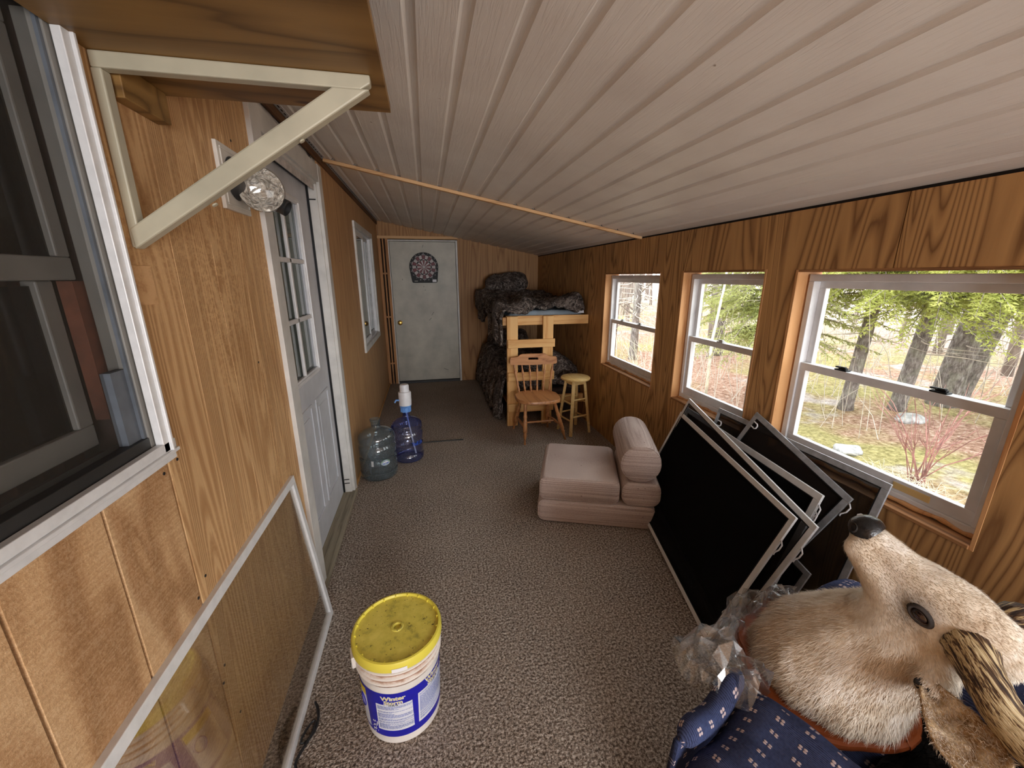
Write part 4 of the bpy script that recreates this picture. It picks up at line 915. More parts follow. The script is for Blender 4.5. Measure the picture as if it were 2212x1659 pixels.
# ------------------------------------------------------------------ striped foam flip chair
A0 = V((0.627, 2.21, 0)); ed = V((0.936, -0.353, 0)).normalized(); en = V((0.353, 0.936, 0)).normalized(); ez = V((0, 0, 1))
FC = thing('foam_chair', A0 + ed * 0.36 + en * 0.28, 'striped beige fold-out foam chair with bolster back on the carpet', 'chair')
def cushion(a0, a1, z0, z1, name, r, wd=0.57, puff=0.012, b0=0.0):
    """rounded upholstered block; a along depth, z up, wd across"""
    n = 14
    def fn(u, v): return None
    mb = MB(); prof = []
    hx, hz = (a1 - a0) / 2, (z1 - z0) / 2; cx_, cz_ = (a0 + a1) / 2, (z0 + z1) / 2
    r = min(r, hx * 0.999, hz * 0.999)
    for qx, qz, st in ((1, 1, 0), (-1, 1, 90), (-1, -1, 180), (1, -1, 270)):
        for i in range(7):
            a = radians(st + 90 * i / 6); prof.append((cx_ + qx * (hx - r) + r * cos(a), cz_ + qz * (hz - r) + r * sin(a)))
    m = len(prof); rings = []
    for t_, sc in ((0, 0.86), (0.012, 0.955), (0.03, 1.0), (0.5 * wd, 1.0 + puff), (wd - 0.03, 1.0), (wd - 0.012, 0.955), (wd, 0.86)):
        rings.append([A0 + ed * (cx_ + (x - cx_) * (1 - (1 - sc) * (0.5 if hx > 2 * hz else 1))) + en * (b0 + t_) + ez * (cz_ + (z - cz_) * sc) for x, z in prof])
    vs = [p for rg in rings for p in rg]; fs = []
    for j in range(len(rings) - 1): fs += [(j * m + i, j * m + (i + 1) % m, (j + 1) * m + (i + 1) % m, (j + 1) * m + i) for i in range(m)]
    fs += [tuple(range(m))[::-1], tuple((len(rings) - 1) * m + i for i in range(m))]
    mb.add(vs, fs); c_ = mb.build(name, 'striped_upholstery', FC, smooth=50)
    pm = MB(); pm.tube([p + (p - (A0 + ed * cx_ + en * (b0 + 0.012) + ez * cz_)) * 0.004 for p in rings[1]] + [rings[1][0]], 0.0028, 5); pm.build('piping', 'striped_upholstery', c_, smooth=180)
    return c_
cushion(0.0, 0.745, 0.002, 0.158, 'base_cushion', 0.045)
cushion(0.01, 0.515, 0.16, 0.315, 'seat_cushion', 0.04)
cushion(0.525, 0.762, 0.16, 0.325, 'back_cushion', 0.06)
cushion(0.505, 0.748, 0.325, 0.565, 'bolster', 0.115)

# ------------------------------------------------------------------ wooden spindle chair
CH = thing('spindle_chair', (1.01, 3.62, 0), 'brown wooden spindle-back chair facing the camera before the bunk ladder', 'chair')
rz = radians(-4); cex = V((cos(rz), sin(rz), 0)); cey = V((-sin(rz), cos(rz), 0)); cc = V((1.005, 3.60, 0))
def cp(x, y, z): return cc + cex * x + cey * y + V((0, 0, z))
def turned(p, q, r0, r1, rings, name, mat, parent, n=12):
    p, q = V(p), V(q); L = (q - p).length; prof = []
    N = 30
    for i in range(N + 1):
        t_ = i / N; r = r0 + (r1 - r0) * t_
        for c_, wd, dr in rings: r += dr * exp(-((t_ - c_) / wd) ** 2)
        prof.append((max(r, 0.003), t_ * L))
    mb = MB(); mb.lathe(prof, n, p, q - p); return mb.build(name, mat, parent, smooth=60)
seat_o = []
for i in range(40):
    a = 2 * pi * i / 40; c_, s_ = cos(a), sin(a)
    x = 0.215 * (abs(c_) ** 0.62) * (1 if c_ >= 0 else -1); y = 0.20 * (abs(s_) ** 0.7) * (1 if s_ >= 0 else -1)
    if s_ > 0.35: x *= 0.93
    if s_ < 0: y *= 1.05
    seat_o.append((x, y))
mb = MB(); rg = [(0.90, 0.388), (1.0, 0.398), (1.0, 0.418), (0.975, 0.426), (0.7, 0.42), (0.3, 0.417), (0.02, 0.417)]
vs = [cp(x * s_, y * s_, z) for s_, z in rg for x, y in seat_o]; n = 40
mb.add(vs, [(j * n + i, j * n + (i + 1) % n, (j + 1) * n + (i + 1) % n, (j + 1) * n + i) for j in range(len(rg) - 1) for i in range(n)] + [tuple(range(n))[::-1]])
mb.build('seat', 'chair_maple', CH, smooth=40)
leg_r = [(0.08, 0.05, -0.004), (0.22, 0.03, 0.005), (0.27, 0.012, -0.005), (0.31, 0.03, 0.004), (0.62, 0.02, -0.005), (0.66, 0.03, 0.004), (0.72, 0.012, -0.006)]
feet = {'fl': V((0.838, 3.415, 0)), 'fr': V((1.258, 3.462, 0)), 'rl': V((0.822, 3.85, 0)), 'rr': V((1.185, 3.82, 0))}
tops = {'fl': cp(-0.14, -0.13, 0.395), 'fr': cp(0.14, -0.13, 0.395), 'rl': cp(-0.13, 0.13, 0.395), 'rr': cp(0.13, 0.13, 0.395)}
for k_ in feet: turned(feet[k_], tops[k_], 0.011, 0.017, [(0.42, 0.2, 0.007)] + leg_r, 'leg', 'chair_maple', CH)
def along(k_, t_): return feet[k_].lerp(tops[k_], t_)
for a, b in (('fl', 'rl'), ('fr', 'rr')): turned(along(a, 0.38), along(b, 0.38), 0.008, 0.008, [(0.5, 0.25, 0.007)], 'stretcher', 'chair_maple', CH)
turned(along('fl', 0.38).lerp(along('rl', 0.38), 0.45), along('fr', 0.38).lerp(along('rr', 0.38), 0.45), 0.008, 0.008, [(0.3, 0.08, 0.005), (0.5, 0.04, 0.005), (0.7, 0.08, 0.005)], 'stretcher', 'chair_maple', CH)
def back_pt(x, z):   # raked, gently curved back
    return cp(x, 0.165 + (z - 0.42) * 0.22 - 0.35 * x * x, z)
for i in range(6):
    f = (i - 2.5) / 2.5
    turned(back_pt(f * 0.155, 0.42), back_pt(f * 0.2, 0.70), 0.008 if abs(f) < 1 else 0.011, 0.006 if abs(f) < 1 else 0.009, [(0.12, 0.05, 0.004), (0.33, 0.03, 0.004), (0.38, 0.012, -0.003), (0.7, 0.1, 0.006)], 'spindle', 'chair_maple', CH)
mb = MB()
def crest(u, top):
    x = -0.24 + 0.48 * u
    zb = 0.69 - 0.012 * cos((u - 0.5) * pi) + 0.006
    zt = 0.765 + 0.028 * (1 / (1 + exp(-(0.3 - abs(u - 0.5)) * 60)))
    if u < 0.02 or u > 0.98: zt -= 0.015; zb += 0.012
    return x, (zt if top else zb)
N = 48; vsf = []
hole = (0.405, 0.595, 0.735, 0.757)
cols = [i / N for i in range(N + 1)]
front, backv, fs = [], [], []
for i, u in enumerate(cols):
    x, zb = crest(u, False); _, zt = crest(u, True)
    for z in (zb, hole[2], hole[3], zt):
        p = back_pt(x, z); front.append(p - cey * 0.011); backv.append(p + cey * 0.011)
M_ = len(front)
for i in range(N):
    um = (cols[i] + cols[i + 1]) / 2; inside = hole[0] < um < hole[1]
    for j in range(3):
        if j == 1 and inside: continue
        a, b = i * 4 + j, (i + 1) * 4 + j
        fs += [(a, b, b + 1, a + 1), (a + M_, a + 1 + M_, b + 1 + M_, b + M_)]
    fs += [(i * 4, i * 4 + M_, (i + 1) * 4 + M_, (i + 1) * 4), (i * 4 + 3, (i + 1) * 4 + 3, (i + 1) * 4 + 3 + M_, i * 4 + 3 + M_)]
    if inside: fs += [(i * 4 + 1, (i + 1) * 4 + 1, (i + 1) * 4 + 1 + M_, i * 4 + 1 + M_), (i * 4 + 2, i * 4 + 2 + M_, (i + 1) * 4 + 2 + M_, (i + 1) * 4 + 2)]
for i in (0, N): fs += [(i * 4 + j, i * 4 + j + 1, i * 4 + j + 1 + M_, i * 4 + j + M_) for j in range(3)]
for i in range(N):
    um = (cols[i] + cols[i + 1]) / 2; ui = (cols[i - 1] + cols[i]) / 2 if i else 0
    ins, pin = hole[0] < um < hole[1], hole[0] < ui < hole[1]
    if ins != pin: fs.append((i * 4 + 1, i * 4 + 2, i * 4 + 2 + M_, i * 4 + 1 + M_))
mb.add(front + backv, fs); mb.build('crest_rail', 'chair_maple_cross', CH, smooth=40)

# ------------------------------------------------------------------ round bar stool
ST = thing('bar_stool', (1.42, 3.68, 0), 'pale beech round-topped bar stool between spindle chair and right wall', 'stool')
sc3 = V((1.415, 3.66, 0))
mb = MB(); mb.lathe([(0.12, 0.553), (0.142, 0.556), (0.147, 0.564), (0.146, 0.574), (0.138, 0.580), (0.05, 0.579), (0.002, 0.579)], 40, sc3); mb.build('seat', 'stool_beech', ST, smooth=40)
sf = [V((1.331, 3.51, 0)), V((1.56, 3.585, 0)), V((1.50, 3.82, 0)), V((1.275, 3.74, 0))]
tp = [sc3 + (f - sc3) * 0.56 + V((0, 0, 0.555)) for f in sf]
for f, t_ in zip(sf, tp):
    mb = MB(); dd = (sc3 - f); dd.z = 0; mb.bar(f, t_, 0.032, 0.026, dd.normalized()); mb.build('leg', 'stool_beech', ST, bevel=0.004)
for i in range(4):
    j = (i + 1) % 4
    for z in ((0.19, 0.36) if i % 2 == 0 else (0.15, 0.32)):
        t_ = z / 0.555; mb = MB(); mb.tube([sf[i].lerp(tp[i], t_), sf[j].lerp(tp[j], t_)], 0.009, 8); mb.build('rung', 'stool_beech', ST, smooth=60)
    mb = MB(); mb.bar(sf[i].lerp(tp[i], 0.955), sf[j].lerp(tp[j], 0.955), 0.018, 0.038); mb.build('apron', 'stool_beech', ST, bevel=0.002)

# ------------------------------------------------------------------ bunk bed
BB = thing('bunk_bed', (1.2, 4.9, 0), 'home-made pine bunk bed with front ladder in the far right corner', 'bed')
def pine(name, x0, x1, y0, y1, z0, z1, mat):
    mb = MB(); mb.box(x0, x1, y0, y1, z0, z1); return mb.build(name, mat, BB, bevel=0.004)
pine('post', 0.772, 0.885, 3.925, 3.963, 0.0, 1.160, 'bunk_pine'); pine('post', 1.148, 1.258, 3.925, 3.963, 0.0, 1.160, 'bunk_pine')
pine('top_rail', 0.772, XR - 0.003, 3.965, 4.003, 1.068, 1.162, 'bunk_pine_cross')
for z0, z1 in ((0.845, 0.93), (0.497, 0.59), (0.157, 0.25)): pine('rung', 0.776, 1.272, 3.903, 3.924, z0, z1, 'bunk_pine_cross')
pine('side_rail', 0.735, 0.772, 3.965, 5.99, 1.068, 1.15, 'bunk_pine_long')
pine('platform', 0.772, XR - 0.003, 4.005, 5.99, 1.12, 1.145, 'bunk_pine_long')
pine('lower_rail', 0.80, XR - 0.003, 4.02, 4.058, 0.19, 0.285, 'bunk_pine_cross'); pine('lower_platform', 0.80, XR - 0.003, 4.06, 5.99, 0.2, 0.22, 'bunk_pine_long')
mb = MB(); mb.tube([(0.9, 4.12, 0.11), (1.3, 4.14, 0.11)], 0.012, 10); mb.build('metal_tube', 'chrome', BB, smooth=60)

def cloth(name, fn, nu, nv, mat, label, cat, thick=0.02):
    mb = MB(); mb.grid(fn, nu, nv); o = mb.build(name, mat, smooth=180); md = o.modifiers.new('solid', 'SOLIDIFY'); md.thickness = thick; md.offset = -1
    return tag(o, label, cat)
def fb(p, octv=4, H=0.9): return mnoise.fractal(V(p), H, 2.1, octv)
def rdg(p):
    s_ = 0; a = 1
    for k_ in range(3): s_ += a * (1 - abs(mnoise.noise(V(p) * (2 ** k_) + V((k_ * 7.3, 0, 0)))) * 2); a *= 0.5
    return s_
mb = MB(); mb.grid(lambda u, v: (0.80 + 0.82 * u, 4.03 + 1.9 * v, 1.155 + 0.045 * min(1, 12 * min(u, 1 - u, v * 2, 1 - v)) + 0.008 * fb((u * 7, v * 9, 2))), 40, 60)
tag(mb.build('upper_mattress', 'blue_sheet', smooth=180), 'light blue sheeted thin mattress on the top bunk', 'mattress')
def up_comf(u, v):
    # u across (left edge hangs), v along from the front (0) to the wall (1)
    s_ = -0.38 + 1.28 * u      # metres across measured from the left bed edge
    fold = rdg((u * 5 + 2, v * 4, 0.3)); x = 0.735 + max(s_, -0.02) * 0.98; y = 4.06 + 1.80 * v
    edge = max(0, -s_)
    hang = min(1.0, 0.25 + 0.95 * abs(sin(v * 5.2 + 0.9)) ** 1.3)
    top = 1.235 + 0.05 * fold + 0.10 * max(0, min(1, (v - 0.45) * 3)) * (1 - 0.5 * u) + 0.05 * exp(-((v - 0.12) / 0.1) ** 2) * (0.6 + 0.5 * sin(u * 14)) + 0.06 * exp(-((u - 0.85) / 0.14) ** 2 - ((v - 0.1) / 0.12) ** 2)
    if v < 0.10:   # front hem lifted off the sheet in the middle
        lift = exp(-((u - 0.68) / 0.12) ** 2); y = 3.985 + 0.11 * lift + (1.8 - 0.7 * (1 - lift)) * v
        top -= (0.085 - 0.05 * lift) * (1 - v / 0.1)
    if s_ < 0:
        d = edge * hang
        return (0.715 - 0.03 * sin(min(1, d * 6)) + 0.022 * sin(v * 38 + 3 * d), y + 0.02 * sin(d * 20), top - 0.01 - d * 0.92)
    return (min(x, XR - 0.03) + 0.012 * fb((u * 8, v * 8, 5)), y, top + 0.012 * fb((u * 14, v * 18, 1)))
cloth('upper_comforter', up_comf, 96, 110, 'camo_cloth', 'rumpled dark camouflage comforter on the top bunk, hanging over its left edge', 'comforter', 0.03)
mb = MB()
def pil(u, v):
    a, b = u * 2 * pi, (v - 0.5) * pi; cu, su = cos(a), sin(a)
    x = 0.31 * (abs(cu) ** 0.6) * (1 if cu > 0 else -1) * cos(b) ** 0.5; y = 0.2 * (abs(su) ** 0.6) * (1 if su > 0 else -1) * cos(b) ** 0.5; z = 0.085 * sin(b) * (1 + 0.2 * fb((x * 9, y * 9, 3)))
    return V((1.10 + x * 0.97 + 0.02 * fb((x * 6, y * 6, b)), 5.62 + y * 0.8, 1.455 + z * 1.25 + x * 0.12 + y * 0.35))
mb.grid(pil, 44, 18, True); tag(mb.build('camo_pillow', 'camo_cloth', smooth=180), 'plump camouflage pillow at the far head of the top bunk', 'pillow')
mb = MB(); mb.grid(lambda u, v: (1.545 + 0.085 * u, 4.045 + 0.01 * v, 1.172 + 0.05 * v * (1 - 0.5 * u)), 3, 3); tag(mb.build('comforter_tag', 'paper_tag', solid=0.002), 'white care tag at the right end of the top bunk rail', 'tag')
mb = MB(); mb.box(0.83, 1.64, 4.08, 5.95, 0.222, 0.34); tag(mb.build('lower_mattress', 'brown_cloth_dark', bevel=0.03, seg=3), 'dark mattress on the lower bunk under the comforter', 'mattress')
def lo_comf(u, v):
    s_ = -0.52 + 1.42 * u; y = 4.12 + 1.82 * v
    top = 0.45 + 0.04 * rdg((u * 5, v * 5, 7)) + 0.12 * exp(-((v - 0.72) / 0.25) ** 2) + 0.2 * exp(-((u - 0.75) / 0.16) ** 2 - ((v - 0.12) / 0.16) ** 2)
    if s_ < 0:
        d = -s_; z = top - 0.02 - d * 0.98
        return (0.80 - 0.09 * sin(min(1.3, d * 3.2)) + 0.02 * sin(v * 40 + 4 * d) * min(1, d * 5), y + 0.02 * sin(d * 9), max(z, 0.015 + 0.01 * random.random()))
    if v < 0.09: k_ = 1 - v / 0.09; top -= 0.24 * k_ ** 1.5; y -= 0.03 * (1 - k_ * k_)
    return (min(0.80 + s_, XR - 0.035), y, top + 0.012 * fb((u * 14, v * 16, 2)))
cloth('lower_comforter', lo_comf, 90, 100, 'camo_cloth', 'dark camouflage comforter on the lower bunk draping to the carpet', 'comforter', 0.03)
mb = MB()
def pil2(u, v):
    p = pil(u, v); return V((p.x + 0.02, p.y + 0.03, p.z - 0.80))
mb.grid(pil2, 44, 18, True); tag(mb.build('camo_pillow', 'camo_cloth', smooth=180), 'camouflage pillow at the far head of the lower bunk, behind the ladder', 'pillow')
mb = MB(); mb.grid(lambda u, v: (0.742 + 0.012 * u + 0.01 * v, 4.10 + 0.075 * u, 0.09 + 0.10 * v), 3, 3); tag(mb.build('comforter_tag', 'paper_tag', solid=0.002), 'white care tag on the draped corner of the lower comforter', 'tag')

# ------------------------------------------------------------------ navy armchair (near right corner)
def uv_planar(o, fn):
    me = o.data; uvl = me.uv_layers.new(name='UVMap')
    for lp_ in me.loops: uvl.data[lp_.index].uv = fn(me.vertices[lp_.vertex_index].co)
def uv_grid(o, nu, nv, lu, lv):
    me = o.data; uvl = me.uv_layers.new(name='UVMap')
    for p in me.polygons:
        for li in p.loop_indices:
            vi = me.loops[li].vertex_index; uvl.data[li].uv = ((vi % nu) / (nu - 1) * lu, (vi // nu) / (nv - 1) * lv)
AC = thing('navy_armchair', (1.05, 0.35, 0), 'navy corduroy armchair with small pale flowers, under the deer mount', 'armchair')
ax_ = V((-0.28, 0.96, 0)).normalized()      # facing direction of the chair
ay_ = V((0.96, 0.28, 0)).normalized()       # across, towards the wall
def arm(front_in, front_out, z_in, z_out, length, name, wdt):
    pass
# near arm pad: rolled front, ridge on its inner side
def near_arm(u, v):
    # v: 0 front roll underside -> 1 back ; u: 0 outer hem -> 1 inner hem
    s_ = v * 0.62 - 0.06
    P0 = V((0.645, 0.575, 0)) - ax_ * s_ * 1.0
    prof = [(-0.118, 0.10), (-0.116, 0.24), (-0.112, 0.40), (-0.102, 0.468), (-0.072, 0.502), (-0.03, 0.508), (0.01, 0.518), (0.042, 0.55), (0.066, 0.588), (0.083, 0.588), (0.096, 0.555), (0.10, 0.47), (0.10, 0.40)]
    t_ = u * (len(prof) - 1); i = min(int(t_), len(prof) - 2); f = t_ - i
    a = prof[i][0] * (1 - f) + prof[i + 1][0] * f; z = prof[i][1] * (1 - f) + prof[i + 1][1] * f
    if s_ < 0.05:   # front edge rolls under
        k_ = (0.05 - s_) / 0.11; z -= 0.09 * k_ * k_ if z > 0.45 else 0; P0 -= ax_ * 0.03 * k_ * k_
    z += 0.012 * fb((u * 5, v * 5, 4)) + 0.05 * v * (1 if 4 < t_ < 11 else 0.3)
    return P0 + ay_ * a + V((0, 0, z))
mb = MB(); nu, nv = 49, 30; mb.grid(near_arm, nu, nv); na = mb.build('arm_pad', 'navy_corduroy', AC, smooth=180, solid=0.02, sub=1, normals=False); uv_grid(na, nu, nv, 0.92, 0.62)
def front_lip(u, v):
    # the rolled fold at the front of the arm
    P0 = V((0.645, 0.575, 0)) + ax_ * (0.045 + 0.028 * cos(v * 2 * pi) * (1 - abs(2 * u - 1) ** 9)); a = -0.118 + 0.21 * u
    zc_ = 0.50 + 0.085 * (u ** 2.2) + 0.01 * sin(u * 9)
    return P0 + ay_ * a + V((0, 0, zc_ + 0.032 * sin(v * 2 * pi) * (1 - abs(2 * u - 1) ** 9)))
mb = MB(); nu, nv = 24, 14; mb.grid(front_lip, nu, nv); fo = mb.build('arm_front_roll', 'navy_corduroy', AC, smooth=180, normals=False); uv_grid(fo, nu, nv, 0.27, 0.2)
mb = MB(); 
def front_face(u, v): return V((0.645, 0.575, 0)) + ax_ * (0.052 + 0.012 * sin(v * 3)) + ay_ * (-0.118 + 0.218 * u) + V((0, 0, 0.03 + 0.46 * v))
nu, nv = 20, 16; mb.grid(front_face, nu, nv); ff = mb.build('arm_front', 'navy_corduroy', AC, smooth=180, solid=0.015, normals=False); uv_grid(ff, nu, nv, 0.285, 0.46)
def far_arm(u, v):
    s_ = v * 0.75; P0 = V((1.205, 0.868, 0)) - ax_ * s_ + ay_ * 0.0
    a = -0.10 + 0.2 * u; z = 0.40 + 0.225 * (1 - (2 * u - 1) ** 4)
    if v < 0.1: z -= 0.12 * ((0.1 - v) / 0.1) ** 2
    if u < 0.03 or u > 0.97: z = 0.18
    return P0 + ay_ * a + V((0, 0, z + 0.01 * fb((u * 4, v * 5, 9))))
mb = MB(); nu, nv = 25, 26; mb.grid(far_arm, nu, nv); fa = mb.build('arm_pad', 'navy_corduroy', AC, smooth=180, solid=0.02, sub=1, normals=False); uv_grid(fa, nu, nv, 0.6, 0.75)
def seat_c(u, v):
    P0 = V((0.78, 0.665, 0)) + ay_ * (0.46 * u) - ax_ * (v * 0.62 - 0.06)
    e_ = min(u, 1 - u, v, 1 - v); z = 0.40 + 0.05 * min(1, e_ * 8) ** 0.5
    if v < 0.04: z = 0.22
    return P0 + V((0, 0, z + 0.008 * fb((u * 4, v * 4, 6))))
mb = MB(); nu, nv = 26, 30; mb.grid(seat_c, nu, nv); se = mb.build('seat_cushion', 'navy_corduroy', AC, smooth=180, solid=0.02, normals=False); uv_grid(se, nu, nv, 0.46, 0.62)
def back_c(u, v):
    P0 = V((0.93, 0.10, 0)) + ay_ * (0.60 * u - 0.06) - ax_ * (0.06 + 0.05 * v)
    return P0 + V((0, 0, 0.35 + 0.42 * v + 0.01 * fb((u * 4, v * 4, 8)))) + ax_ * 0.04 * sin(u * pi) * sin(v * pi)
mb = MB(); nu, nv = 24, 20; mb.grid(back_c, nu, nv); ba = mb.build('back_cushion', 'navy_corduroy', AC, smooth=180, solid=0.06, normals=False); uv_grid(ba, nu, nv, 0.6, 0.42)
base = MB(); base.obox(V((1.02, 0.47, 0.17)), 0.60, 0.70, 0.28, ay_, ax_); base.build('base_frame', 'navy_corduroy', AC, bevel=0.02)
for a, b in ((-0.27, 0.30), (0.27, 0.30), (-0.27, -0.30), (0.27, -0.30)):
    mb = MB(); p = V((1.02, 0.47, 0)) + ay_ * a + ax_ * b; mb.lathe([(0.018, 0), (0.024, 0.04)], 10, p); mb.build('leg', 'chair_maple', AC)

# black fur throw on the chair seat
mb = MB()
mb.grid(lambda u, v: V((0.86, 0.42, 0)) + ay_ * (0.50 * u) - ax_ * (0.42 * v - 0.02) + V((0, 0, 0.475 + 0.03 * fb((u * 5, v * 5, 3)) + 0.04 * v)), 40, 36)
ft = thing('fur_throw', (1.05, 0.36, 0.46), 'black long-haired fur throw on the armchair seat beneath the deer', 'throw')
tb = mb.build('hide', 'black_fur', ft, smooth=180)
def strands(verts_faces, count, length, width, flow, lift, seed, tilt=0.25, lenfn=None):
    """tapered hair blades rooted on a triangle soup; returns MB and root list"""
    r = random.Random(seed); tris = []; cum = []; tot = 0
    vs, fs, ns = verts_faces
    for f in fs:
        for k_ in range(1, len(f) - 1):
            a, b, c = vs[f[0]], vs[f[k_]], vs[f[k_ + 1]]; ar = (b - a).cross(c - a).length / 2; tot += ar; tris.append((f[0], f[k_], f[k_ + 1])); cum.append(tot)
    import bisect
    mb = MB(); roots = []
    V_, F_ = mb.v, mb.f
    for _ in range(count):
        i = bisect.bisect(cum, r.random() * tot); i = min(i, len(tris) - 1); ta, tb_, tc = tris[i]
        u, v = r.random(), r.random()
        if u + v > 1: u, v = 1 - u, 1 - v
        p = vs[ta] * (1 - u - v) + vs[tb_] * u + vs[tc] * v; n = (ns[ta] * (1 - u - v) + ns[tb_] * u + ns[tc] * v).normalized()
        d = flow(p); d = d - n * d.dot(n)
        if d.length < 1e-5: continue
        d.normalize(); d = (d + V((r.gauss(0, tilt), r.gauss(0, tilt), r.gauss(0, tilt)))).normalized()
        L = length * r.uniform(0.6, 1.25) * (lenfn(p) if lenfn else 1); lf = lift * r.uniform(0.5, 1.5)
        if L <= 0: continue
        s_ = d.cross(n).normalized() * width
        p0 = p - n * 0.001; p1 = p + d * L * 0.5 + n * L * lf * 0.8; p2 = p + d * L + n * L * lf * 0.8
        o = len(V_); V_ += [tuple(p0 - s_), tuple(p0 + s_), tuple(p1 + s_ * 0.7), tuple(p1 - s_ * 0.7), tuple(p2)]
        F_ += [(o, o + 1, o + 2, o + 3), (o + 3, o + 2, o + 4)]; roots.append(p)
    return mb, roots
def soup(o):
    dg = bpy.context.evaluated_depsgraph_get(); ev = o.evaluated_get(dg); me = ev.to_mesh()
    vs = [v.co.copy() for v in me.vertices]; ns = [v.normal.copy() for v in me.vertices]; fs = [tuple(p.vertices) for p in me.polygons]; ev.to_mesh_clear(); return vs, fs, ns
bpy.context.view_layer.update()
vs_, fs_, ns_ = soup(tb)
ns_ = [n if n.z > 0 else -n for n in ns_]
mb, _ = strands((vs_, fs_, ns_), 4500, 0.03, 0.0011, lambda p: V((0.3, -1, 0)), 0.35, 5, 0.5)
h = mb.build('long_hair', 'black_fur', ft, normals=False); h['kind'] = 'stuff'

# ------------------------------------------------------------------ clear plastic bag under the plaque
def bag(u, v):
    a = -2.65 + 4.3 * u; r_in, r_out = 0.10, 0.30
    c_ = V((0.93, 0.62, 0.50)); rr = r_in + (r_out - r_in) * v
    lobes = 1 + 0.16 * sin(a * 5.0 + 1) * v + 0.22 * exp(-((a + 2.75) / 0.3) ** 2) * v
    p = c_ + V((-cos(a) * rr * 0.98 * lobes, sin(-a) * -rr * 0.9 * lobes, 0))
    return p
def crumple(p, amp):
    c_ = mnoise.voronoi(V(p) * 16)[0]; return V((0, 0, amp * (c_[1] - c_[0]) * 1.6))
mb = MB()
def bagf(u, v):
    # radial skirt of crumpled film round the plaque, from the wall side (u=0) to the front of the chair (u=1)
    deg = 62 + 130 * u; a = radians(deg)
    ro = 0.222 + 0.13 * exp(-((deg - 168) / 24) ** 2) + 0.02 * sin(u * 19); rr = 0.17 + (ro - 0.17) * v
    p = V((0.955 + cos(a) * rr, 0.635 + sin(a) * rr, 0.525 + 0.05 * sin(v * pi) - 0.03 * v))
    n2 = 1 - 2 * abs(mnoise.noise(V((u * 9 + v * 2, v * 3, 4)))); n3 = 1 - 2 * abs(mnoise.noise(V((u * 17 - v * 3, v * 6, 14))))
    k_ = min(1, v * 3)
    return p + V((0.02 * mnoise.noise(V((u * 10, v * 4, 1.2))) * k_, 0.02 * mnoise.noise(V((u * 9, v * 4, 9))) * k_, (0.035 * n2 + 0.016 * n3 + 0.012 * mnoise.noise(V((u * 60, v * 14, 2)))) * k_))
mb.grid(bagf, 44, 9)
PB = tag(mb.build('plastic_bag', 'poly_bag', normals=False), 'crumpled clear plastic bag under the deer plaque', 'bag')
mb = MB()
def bagf2(u, v):
    p = V(bagf(u, 0.25 + 0.8 * v)); return p + V((0.012 * mnoise.noise(V((u * 30, v * 9, 3))), 0.012 * mnoise.noise(V((u * 26, v * 9, 7))), 0.02 + 0.03 * (1 - 2 * abs(mnoise.noise(V((u * 11, v * 5, 11)))))))
mb.grid(bagf2, 38, 8); adopt(mb.build('bag_fold', 'poly_bag', normals=False), PB)

# ------------------------------------------------------------------ mounted deer head on its plaque
DM = thing('deer_mount', (0.95, 0.62, 0.545), 'cream deer head trophy with antlers on a reddish wooden shield plaque, lying on the armchair', 'trophy')
out = [(0.942, 0.815), (0.905, 0.826), (0.862, 0.812), (0.825, 0.785), (0.800, 0.757), (0.792, 0.730), (0.782, 0.708), (0.765, 0.690), (0.752, 0.668), (0.738, 0.640), (0.733, 0.610), (0.738, 0.575), (0.752, 0.545), (0.772, 0.518), (0.795, 0.496), (0.818, 0.480), (0.845, 0.468), (0.875, 0.462), (0.905, 0.452), (0.935, 0.443), (0.97, 0.440), (1.005, 0.443), (1.035, 0.452)]
axp, axd = V((0.96, 0.63)), V((0.22, -0.975)).normalized()
def mir(p):
    d = V(p) - axp; n2 = V((-axd.y, axd.x)); return tuple(axp + axd * d.dot(axd) - n2 * d.dot(n2))
outl = out + [mir(p) for p in out[::-1]]
for _ in range(2):
    n_o = len(outl); outl = [q for i in range(n_o) for q in ((0.75 * outl[i][0] + 0.25 * outl[(i + 1) % n_o][0], 0.75 * outl[i][1] + 0.25 * outl[(i + 1) % n_o][1]), (0.25 * outl[i][0] + 0.75 * outl[(i + 1) % n_o][0], 0.25 * outl[i][1] + 0.75 * outl[(i + 1) % n_o][1]))]
cxp = sum(p[0] for p in outl) / len(outl); cyp = sum(p[1] for p in outl) / len(outl)
m = len(outl); mb = MB(); vs = []
for sc_, z in ((0.90, 0.538), (0.985, 0.541), (1.0, 0.549), (0.99, 0.556), (0.955, 0.559), (0.945, 0.565), (0.90, 0.566), (0.4, 0.566)):
    vs += [(cxp + (x - cxp) * sc_, cyp + (y - cyp) * sc_, z) for x, y in outl]
mb.add(vs, [(j * m + i, j * m + (i + 1) % m, (j + 1) * m + (i + 1) % m, (j + 1) * m + i) for j in range(7) for i in range(m)] + [tuple(range(m))[::-1], tuple(7 * m + i for i in range(m))])
mb.build('plaque', 'plaque_cherry', DM, smooth=35)
mb = MB(); mb.lathe([(0.012, 0), (0.009, 0.0012), (0.001, 0.0014)], 14, (0.793, 0.655, 0.5662)); mb.build('knot', 'dark_gap', DM)
